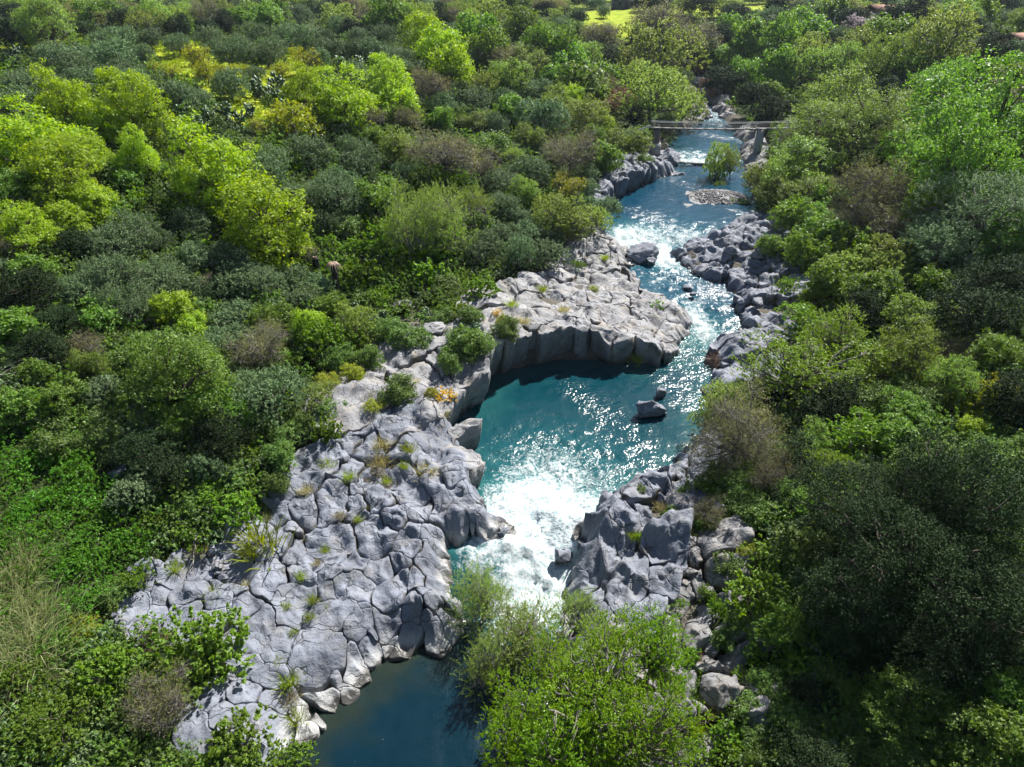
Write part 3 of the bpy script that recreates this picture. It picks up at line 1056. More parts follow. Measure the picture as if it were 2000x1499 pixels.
shelf_poly('cove_shelf', [(1385, 700), (1450, 655), (1500, 660), (1500, 740), (1420, 750)], 3.2, 1.7, M['rock'], 23, dome=0.25, tilt=0.12, rough=0.5, per_block=2)
shelf_poly('upper_bank', [(1180, 395), (1200, 345), (1250, 315), (1330, 285), (1345, 300), (1335, 335), (1260, 375)], 6.5, 2.3, M['rock'], 29, dome=0.15, tilt=0.08, rough=0.7, depth=1.0, per_block=3, step=0.2)
shelf_poly('channel_bank', [(1335, 265), (1375, 240), (1370, 205), (1340, 180), (1375, 172), (1400, 200), (1430, 240), (1440, 262), (1405, 246), (1390, 225), (1385, 243), (1350, 262)], 7.0, 2.2, M['rockdark'], 37, dome=0.6, tilt=0.15, rough=0.5)
shelf_poly('bridge_bank', [(1425, 300), (1420, 262), (1460, 258), (1480, 290), (1465, 320)], 6.4, 2.2, M['rockdark'], 31, dome=0.6, tilt=0.15, rough=0.4)

# ------------------------------------------------------------------ single boulders
ITEMS = []      # (object, description, category, px, py, group)


def ico(sub):
    import bmesh
    bm = bmesh.new()
    bmesh.ops.create_icosphere(bm, subdivisions=sub, radius=1.0)
    V = np.array([v.co[:] for v in bm.verts])
    F = np.array([[v.index for v in f.verts] for f in bm.faces])
    bm.free()
    return V, F


ICO4 = ico(4)
ICO3 = ico(3)


def boulder_mesh(seed, big=True):
    V, F = ICO4 if big else ICO3
    r = np.random.default_rng(seed)
    P = V.copy()
    for k in range(12):
        n = r.normal(size=3)
        n /= np.linalg.norm(n)
        h = r.uniform(0.38, 0.75)
        s = P @ n
        P -= np.outer(np.where(s > h, (s - h) * 0.96, 0), n)
    P *= (1 + 0.2 * fbm(V * 1.6 + seed, 4, seed) + 0.22 * (0.4 - np.abs(fbm(V * 2.1 + seed * 2, 3, seed + 5)) * 2))[:, None]
    P *= np.array([1, r.uniform(0.65, 0.95), r.uniform(0.5, 0.75)])
    return P, F


def boulder(px, py, w, z0=None, mat='rock', seed=0, ratio=None, rot=None):
    d = ray(px, py)
    if z0 is None:
        x, y = px_to_shelf(px, py + w * 0.15)
        z0 = float(zsurf(x, y)[0])
    p = at(px, py + w * 0.12, z0)
    dep = to_px(*p)[2]
    s = w * dep / FPX / 2
    V, F = boulder_mesh(seed, w > 30)
    if ratio:
        V = V * np.array([1, 1, ratio])
    V = V * s
    rz = rot if rot is not None else seed * 1.7
    ca, sa = math.cos(rz), math.sin(rz)
    V = np.stack([V[:, 0] * ca - V[:, 1] * sa, V[:, 0] * sa + V[:, 1] * ca, V[:, 2] + 0.28 * s], 1)
    up = V[:, 2]
    me = mesh_np('boulder', V, [F], M[mat], True, attrs={'joint': np.zeros(len(V)), 'bleach': np.zeros(len(V)), 'wet': sm((0.22 - up) / 0.2) if z0 < 6 else np.zeros(len(V))})
    o = link('boulder', me, None, p)
    return o


BOULDERS = [(1272, 800, 74, 2.2, 'dark angular boulder rising from the blue pool', 1.1, 0.6), (1287, 771, 36, 2.2, 'smaller pointed rock behind the pool boulder', 1.2, 1.0),
            (1096, 1085, 58, 1.2, 'blocky wet boulder wedged in the white rapids', 1.3, 0.2), (1254, 498, 72, 3.5, 'split grey rock islet between two white cascades', 1.0, 0.3), (1272, 508, 40, 3.5, 'lower angular rock beside the cascade islet', 0.9, 1.3),
            (1345, 562, 30, 3.1, 'low flat stone in the rippling channel', 0.7, None), (1352, 574, 18, 3.1, 'small wet stone in the rippling channel', 0.7, None),
            (235, 925, 60, None, 'weathered boulder half buried in the brambles', 1.2, None), (855, 640, 62, None, 'rounded pale boulder among prickly pears', 1.0, None),
            (1050, 458, 52, None, 'pale rock outcrop between the grey bushes', 0.9, None), (1000, 458, 24, None, 'small pale rock beside the outcrop', 0.9, None),
            (790, 595, 50, None, 'long pale ledge rock below the willow bushes', 0.6, None), (1440, 700, 62, 2.6, 'rounded grey boulder beside the reddish bush', 1.1, None),
            (1415, 715, 36, 2.4, 'smooth boulder at the foot of the reddish bush', 1.1, None), (1470, 630, 60, 3.4, 'sloping grey boulder above the narrow channel', 0.9, None),
            (980, 1040, 46, 2.0, 'low wet rock at the tip of the lava spit', 0.6, 0.4), (350, 395, 10, None, '', 1, None)]
for k, (px, py, w, z0, desc, ratio, rot) in enumerate(BOULDERS):
    if not desc:
        continue
    o = boulder(px, py, w, z0, 'rockwarm' if 'pale' in desc else 'rock', 50 + k, ratio, rot)
    ITEMS.append((o, desc, 'boulder', px, py, None))
rb = np.random.default_rng(5)
for k in range(46):     # loose stones along the upper channel and the stony bank
    q = k % 4
    if q == 0:
        px, py, w = rb.uniform(1345, 1400), rb.uniform(165, 240), rb.uniform(8, 20)
    elif q == 1:
        px, py, w = rb.uniform(1300, 1430), rb.uniform(1120, 1440), rb.uniform(24, 50)
    elif q == 2:
        px, py, w = rb.uniform(1400, 1530), rb.uniform(440, 600), rb.uniform(16, 40)
    else:
        px, py, w = rb.uniform(380, 560), rb.uniform(1040, 1130), rb.uniform(20, 40)
    o = boulder(px, py, w, None, 'rockdark' if q in (0, 1) else 'rock', 200 + k)
    ITEMS.append((o, ['grey stone in the far rocky channel', 'rough loose boulder on the shaded stony bank', 'loose rock on the far grey shelf', 'rounded loose stone at the shelf edge'][q], 'boulder', px, py,
                  ['stones of the far channel', 'boulders of the stony bank', 'rocks of the far shelf', 'stones at the shelf edge'][q]))
# ------------------------------------------------------------------ plants: crowns, trunks
def leaf_quads(C, Nn, U, ln, wd):
    """rhombic leaves: centre, normal, long direction, length, width"""
    U = U - (U * Nn).sum(1)[:, None] * Nn
    U /= np.linalg.norm(U, axis=1)[:, None] + 1e-9
    W = np.cross(Nn, U)
    l = np.asarray(ln)[:, None] / 2
    w = np.asarray(wd)[:, None] / 2
    V = np.stack([C - U * l, C + W * w, C + U * l, C - W * w], 1).reshape(-1, 3)
    n = len(C)
    return V, np.arange(4 * n).reshape(n, 4)


def unit(r, n):
    v = r.normal(size=(n, 3))
    return v / np.linalg.norm(v, axis=1)[:, None]


def lobes_of(r, n, env, lr, low=-0.35, jit=0.25):
    """lobe centres spread over an ellipsoid, the middle filled too"""
    out = []
    tries = 0
    ph = r.uniform(0, 6.283, 3)
    while len(out) < n and tries < 4000:
        tries += 1
        v = unit(r, 1)[0]
        if v[2] < low:
            continue
        rad = r.uniform(*lr)
        f = r.uniform(0.55, 1.0) if len(out) else 0.0
        bump_ = 1 + 0.38 * math.sin(v[0] * 2.3 + ph[0]) * math.sin(v[1] * 2.7 + ph[1]) + 0.22 * math.sin(v[2] * 3.1 + ph[2])
        c = v * (np.array(env) * bump_ - rad * 0.9) * f
        if all(np.linalg.norm(c - q[:3]) > 0.62 * (rad + q[3]) * (1 - jit) for q in out):
            out.append(np.array([*c, rad]))
    return np.array(out)


def crown_leaves(r, lob, n_leaf, leaf, aspect, clump, cl_per, up=0.35, spray=0.0, droop=0.0, ragged=0.2, flat=1.0):
    tot = (lob[:, 3] ** 2).sum()
    Cs, Ns, Us = [], [], []
    for L in lob:
        n = int(n_leaf * L[3] ** 2 / tot)
        nc = max(4, n // cl_per)
        v = unit(r, nc)
        v[:, 2] = np.where(v[:, 2] < -0.5, -v[:, 2], v[:, 2])
        rad = L[3] * (1 + r.normal(0, ragged, nc)).clip(0.35, 1.45)
        cc = L[:3] + v * rad[:, None] * np.array([1, 1, flat])
        # drop clumps that sit deep inside another lobe
        dm = np.linalg.norm(cc[:, None, :] - lob[None, :, :3], axis=2) / lob[None, :, 3]
        ok = (dm < 0.6).sum(1) == 0
        cc, v = cc[ok], v[ok]
        if not len(cc):
            continue
        k = r.integers(0, len(cc), n)
        csz = clump * r.uniform(0.5, 1.4, len(cc))
        if spray > 0:
            dirv = v * 0.75 + r.normal(0, 0.35, v.shape) + np.array([0, 0, 0.45 - droop])
            dirv /= np.linalg.norm(dirv, axis=1)[:, None]
            t = r.uniform(0, 1, n) ** 0.8
            P = cc[k] + dirv[k] * (t * spray)[:, None] + r.normal(0, 1, (n, 3)) * (csz[k] * 0.35 * (1.1 - t * 0.6))[:, None]
            P[:, 2] -= droop * spray * t ** 2
            U = dirv[k] + r.normal(0, 0.5, (n, 3))
        else:
            P = cc[k] + r.normal(0, 1, (n, 3)) * csz[k][:, None] * np.array([1, 1, 0.7])
            U = r.normal(size=(n, 3))
        Nn = v[k] * 0.5 + r.normal(0, 0.55, (n, 3)) + np.array([0, 0, up])
        Nn /= np.linalg.norm(Nn, axis=1)[:, None]
        Cs.append(P)
        Ns.append(Nn)
        Us.append(U)
    C, Nn, U = np.vstack(Cs), np.vstack(Ns), np.vstack(Us)
    ln = leaf * r.uniform(0.6, 1.4, len(C))
    return leaf_quads(C, Nn, U, ln, ln * aspect)


def limb(mb, r, a, b, ra, rb_, n=5, seg=4, sag=0.12):
    a, b = np.array(a, float), np.array(b, float)
    t = np.linspace(0, 1, seg + 1)[:, None]
    L = np.linalg.norm(b - a)
    mid = r.normal(0, sag * L, 3)
    pts = a + (b - a) * t + mid * (t * (1 - t)) * 2
    pts[1:-1] += r.normal(0, 0.03 * L, (seg - 1, 3))
    mb.tube(pts, np.linspace(ra, rb_, seg + 1), n)
    return pts


def trunk_mesh(name, r, lob, hc, base_r, mat, lean=0.04, twigs=0, twig_len=0.15, twig_r=0.003, multi=1):
    mb = MB()
    starts = []
    for m in range(multi):
        off = np.array([0, 0, 0.0]) if multi == 1 else np.append(r.normal(0, 0.05, 2), 0)
        fork = off * 3 + np.array([r.normal(0, lean), r.normal(0, lean), hc * r.uniform(0.42, 0.6)])
        p = limb(mb, r, off + np.array([0, 0, -0.25]), fork, base_r / math.sqrt(multi), base_r * 0.7 / math.sqrt(multi), 6, 5, 0.06)
        starts.append(fork)
    for L in lob:
        s = starts[int(r.integers(len(starts)))]
        c = L[:3] + np.array([0, 0, hc])
        e = s + (c - s) * 1.05
        p = limb(mb, r, s, e, base_r * 0.5, base_r * 0.12, 5, 4)
        for k in range(3):
            q = p[r.integers(1, len(p))]
            e2 = c + unit(r, 1)[0] * L[3] * 0.9
            limb(mb, r, q, e2, base_r * 0.2, base_r * 0.05, 4, 3)
        for k in range(twigs):
            v = unit(r, 1)[0]
            a = c + v * L[3] * r.uniform(0.0, 0.6)
            v2 = v + r.normal(0, 0.4, 3) + np.array([0, 0, 0.25])
            v2 /= np.linalg.norm(v2)
            b = a + v2 * (L[3] * r.uniform(0.4, 0.9) + twig_len * r.uniform(0, 0.6))
            m = (a + b) / 2 + r.normal(0, 0.02, 3)
            mb.tube([a, m, b], [twig_r * 1.6, twig_r, twig_r * 0.4], 3, False)
    return mb.mesh(name, mat, True)


# kind: description, category, name, material, bark, crown-centre height (crown widths), envelope radii, lobes, lobe radius, mesh settings
KINDS = {
    'lime': dict(desc='bright yellow-green elm', cat='tree', name='elm_tree', mat='lime', bark='bark', hc=0.5, env=(.5, .5, .5), nl=15, lr=(.13, .22), leaf=.030, asp=.7, clump=.036, cl=26, n=9000, ragged=.13),
    'olive': dict(desc='grey-green olive tree', cat='tree', name='olive_tree', mat='olive', bark='greybark', hc=0.40, env=(.5, .5, .37), nl=12, lr=(.15, .23), leaf=.030, asp=.45, clump=.035, cl=16, n=15000, spray=.09, ragged=.16),
    'green': dict(desc='fresh green broadleaf tree', cat='tree', name='broadleaf_tree', mat='green', bark='bark', hc=0.48, env=(.5, .5, .46), nl=15, lr=(.12, .21), leaf=.036, asp=.72, clump=.03, cl=16, n=7500, ragged=.22),
    'oak': dict(desc='dark evergreen oak', cat='tree', name='evergreen_oak', mat='oak', bark='bark', hc=0.45, env=(.5, .5, .45), nl=16, lr=(.12, .24), leaf=.030, asp=.55, clump=.034, cl=18, n=11500, ragged=.18),
    'brown': dict(desc='half-bare brownish tree', cat='tree', name='budding_tree', mat='brown', bark='greybark', hc=0.52, env=(.5, .5, .44), nl=13, lr=(.14, .22), leaf=.022, asp=.6, clump=.03, cl=8, n=4200, twigs=46, ragged=.3),
    'budding': dict(desc='olive-brown oak with fresh buds', cat='tree', name='budding_oak', mat='budding', bark='bark', hc=0.5, env=(.5, .5, .44), nl=15, lr=(.13, .2), leaf=.026, asp=.6, clump=.024, cl=14, n=10500, twigs=26, ragged=.25),
    'pale': dict(desc='pale yellow-green willow tree', cat='tree', name='pale_tree', mat='pale', bark='greybark', hc=0.48, env=(.5, .5, .46), nl=15, lr=(.13, .22), leaf=.027, asp=.6, clump=.03, cl=18, n=12500, spray=.05, ragged=.15),
    'poplar': dict(desc='glossy lime-green poplar', cat='tree', name='poplar_tree', mat='poplar', bark='greybark', hc=0.85, env=(.5, .5, .62), nl=22, lr=(.11, .18), leaf=.024, asp=.8, clump=.022, cl=24, n=15000, ragged=.24, spray=.06),
    'willow': dict(desc='feathery olive-green willow', cat='tree', name='willow_tree', mat='willow', bark='greybark', hc=0.72, env=(.5, .5, .55), nl=12, lr=(.12, .2), leaf=.032, asp=.26, clump=.03, cl=22, n=9000, spray=.2, twigs=14, ragged=.35, multi=3),
    'shrub': dict(desc='bright green leafy bush', cat='bush', name='leafy_bush', mat='shrub', bark='bark', hc=0.3, env=(.5, .5, .38), nl=12, lr=(.13, .22), leaf=.045, asp=.62, clump=.035, cl=14, n=4200, ragged=.28, multi=4, spray=.05),
    'macchia': dict(desc='dark green scrub bush', cat='bush', name='scrub_bush', mat='macchia', bark='greybark', hc=0.3, env=(.5, .5, .38), nl=12, lr=(.13, .22), leaf=.038, asp=.6, clump=.035, cl=14, n=7000, ragged=.24, multi=4),
    'golden': dict(desc='golden-green bush', cat='bush', name='golden_bush', mat='golden', bark='greybark', hc=0.32, env=(.5, .5, .4), nl=12, lr=(.13, .2), leaf=.035, asp=.6, clump=.03, cl=12, n=4600, ragged=.3, multi=3, twigs=10),
    'rust': dict(desc='rust-brown budding tree', cat='tree', name='rusty_tree', mat='rust', bark='bark', hc=0.55, env=(.5, .5, .42), nl=11, lr=(.14, .22), leaf=.03, asp=.6, clump=.03, cl=10, n=4200, twigs=26, ragged=.25),
    'fruit': dict(desc='small yellow-leaved fruit tree', cat='tree', name='fruit_tree', mat='golden', bark='bark', hc=0.5, env=(.5, .5, .3), nl=9, lr=(.13, .2), leaf=.04, asp=.6, clump=.03, cl=8, n=1800, twigs=24, ragged=.3),
    'blossom': dict(desc='pale pink blossoming tree', cat='tree', name='blossom_tree', mat='blossom', bark='bark', hc=0.5, env=(.5, .5, .36), nl=9, lr=(.14, .22), leaf=.04, asp=.7, clump=.03, cl=10, n=1800, twigs=20, ragged=.3),
    'twiggy': dict(desc='bare reddish twiggy bush', cat='bush', name='twiggy_bush', mat='rust', bark='darktwig', hc=0.34, env=(.5, .5, .4), nl=9, lr=(.16, .22), leaf=.03, asp=.4, clump=.04, cl=8, n=500, twigs=90, ragged=.3, multi=4),
    'cypress': dict(desc='narrow dark cypress', cat='tree', name='cypress_tree', mat='oak', bark='bark', hc=1.4, env=(.45, .45, 1.3), nl=14, lr=(.2, .3), leaf=.07, asp=.4, clump=.06, cl=14, n=2500, ragged=.1),
}
M['darktwig'] = plain_mat('dark_twig', (0.09, 0.06, 0.055), (0.18, 0.12, 0.10), 8)
PROTO = {}


def proto(kind, var, near):
    key = (kind, var, near)
    if key in PROTO:
        return PROTO[key]
    K = KINDS[kind]
    r = np.random.default_rng(abs(hash((len(kind) * 31 + sum(map(ord, kind)), var, near))) % (2 ** 31))
    f = {0: 1.0, 1: 0.70, 2: 0.41}[near]
    env = np.array(K['env']) * r.uniform(0.9, 1.1, 3)
    env[:2] = np.clip(env[:2], .44, .52)
    nl = int(K['nl'] * {0: 1, 1: 1.5, 2: 2.2}[near])
    lr = np.array(K['lr']) * {0: 1, 1: .88, 2: .8}[near]
    lob = lobes_of(r, nl, env, lr, -0.4 if K['cat'] == 'tree' else -0.15)
    n = int(min(K['n'] * {0: 1, 1: 1.65, 2: 3.6}[near], 44000 if kind == 'poplar' else 34000))
    V, F = crown_leaves(r, lob, n, K['leaf'] * f * 1.12, K['asp'], K['clump'] * {0: 1, 1: .75, 2: .6}[near], K['cl'], K.get('up', .35), K.get('spray', 0) * {0: 1, 1: .9, 2: .8}[near], K.get('droop', 0), K['ragged'])
    # bring the crown to unit width around its own middle
    lo, hi = np.percentile(V, 1.5, axis=0), np.percentile(V, 98.5, axis=0)
    mid, wid = (lo + hi) / 2, (hi - lo)
    fs = 1.0 / (0.5 * (wid[0] + wid[1]))
    V = (V - mid) * fs
    lob = np.column_stack([(lob[:, :3] - mid) * fs, lob[:, 3] * fs])
    V[:, 2] += K['hc']
    V[:, 2] = np.where(V[:, 2] < 0.02, 0.02 + (V[:, 2] - 0.02) * 0.2, V[:, 2])
    crown = mesh_np(K['name'] + '_crown', V, [F], M[K['mat']])
    tr = trunk_mesh(K['name'] + '_trunk', r, lob, K['hc'], 0.035 if K['cat'] == 'tree' else 0.018, M[K['bark']], twigs=int(K.get('twigs', 0) * {0: 1, 1: 1.1, 2: 1.3}[near]),
                    twig_r=0.0032 * (1, .75, .5)[near], multi=K.get('multi', 1))
    PROTO[key] = (crown, tr)
    return PROTO[key]


def solve(px, py, w, hc):
    """distance along the sight line at which a crown that wide, standing on the ground, shows there"""
    d = ray(px, py)
    t = 6.0
    prev = None
    while t < 900:
        P = np.array([0, 0, CAM_H]) + d * t
        f = P[2] - float(zsurf(P[0], P[1])[0]) - hc * w * t / FPX
        if f < 0:
            if prev is not None:
                a, b = prev, t
                for _ in range(14):
                    m = (a + b) / 2
                    P = np.array([0, 0, CAM_H]) + d * m
                    if P[2] - float(zsurf(P[0], P[1])[0]) - hc * w * m / FPX < 0:
                        b = m
                    else:
                        a = m
                t = (a + b) / 2
            break
        prev = t
        t *= 1.02
    return t


count = {}
PLACED = []


def plant(kind, px, py, w, hr=1.0, group=None):
    K = KINDS[kind]
    hc = K['hc'] * hr
    t = solve(px, py, w, hc)
    if t >= 890:
        return None
    d = ray(px, py)
    x, y = d[0] * t, d[1] * t
    dd = float(bil(GD, [x], [y])[0]) if abs(x) < 168 and -9 < y < 298 else 50
    z = float(zsurf(x, y)[0])
    if dd < 0.4:                     # keep roots out of the river bed
        z = max(z, z)
    s = w * t / FPX
    near = 2 if w >= 170 or (kind == 'poplar' and w > 120) else (1 if w >= 95 else 0)
    nv = {0: 3, 1: 3 if kind in (L, G) else 2, 2: 2 if kind in ('oak', 'poplar') else 1}[near]
    k = count.get((kind, near), 0)
    count[(kind, near)] = k + 1
    crown, tr = proto(kind, k % nv, near)
    root = bpy.data.objects.new(K['name'], None)
    COL.objects.link(root)
    root.empty_display_size = 0.3
    root.location = (x, y, z)
    q = (k * 2.399 + px * 0.37) % 6.283
    root.rotation_euler = (0.10 * math.sin(px * 1.7), 0.10 * math.sin(py * 2.3), q)
    root.scale = (s * (1 + 0.16 * math.sin(px)), s * (1 + 0.16 * math.cos(py)), s * hr * (1 + 0.12 * math.sin(px + py)))
    part = ('crown', 'trunk') if K['cat'] == 'tree' else ('foliage', 'stem')
    for nm, me in zip(part, (crown, tr)):
        o = bpy.data.objects.new(nm, me)
        COL.objects.link(o)
        o.parent = root
    ITEMS.append((root, K['desc'], K['cat'], px, py, group or (K['desc'] + 's of the gorge')))
    PLACED.append((px, py, w))
    return root


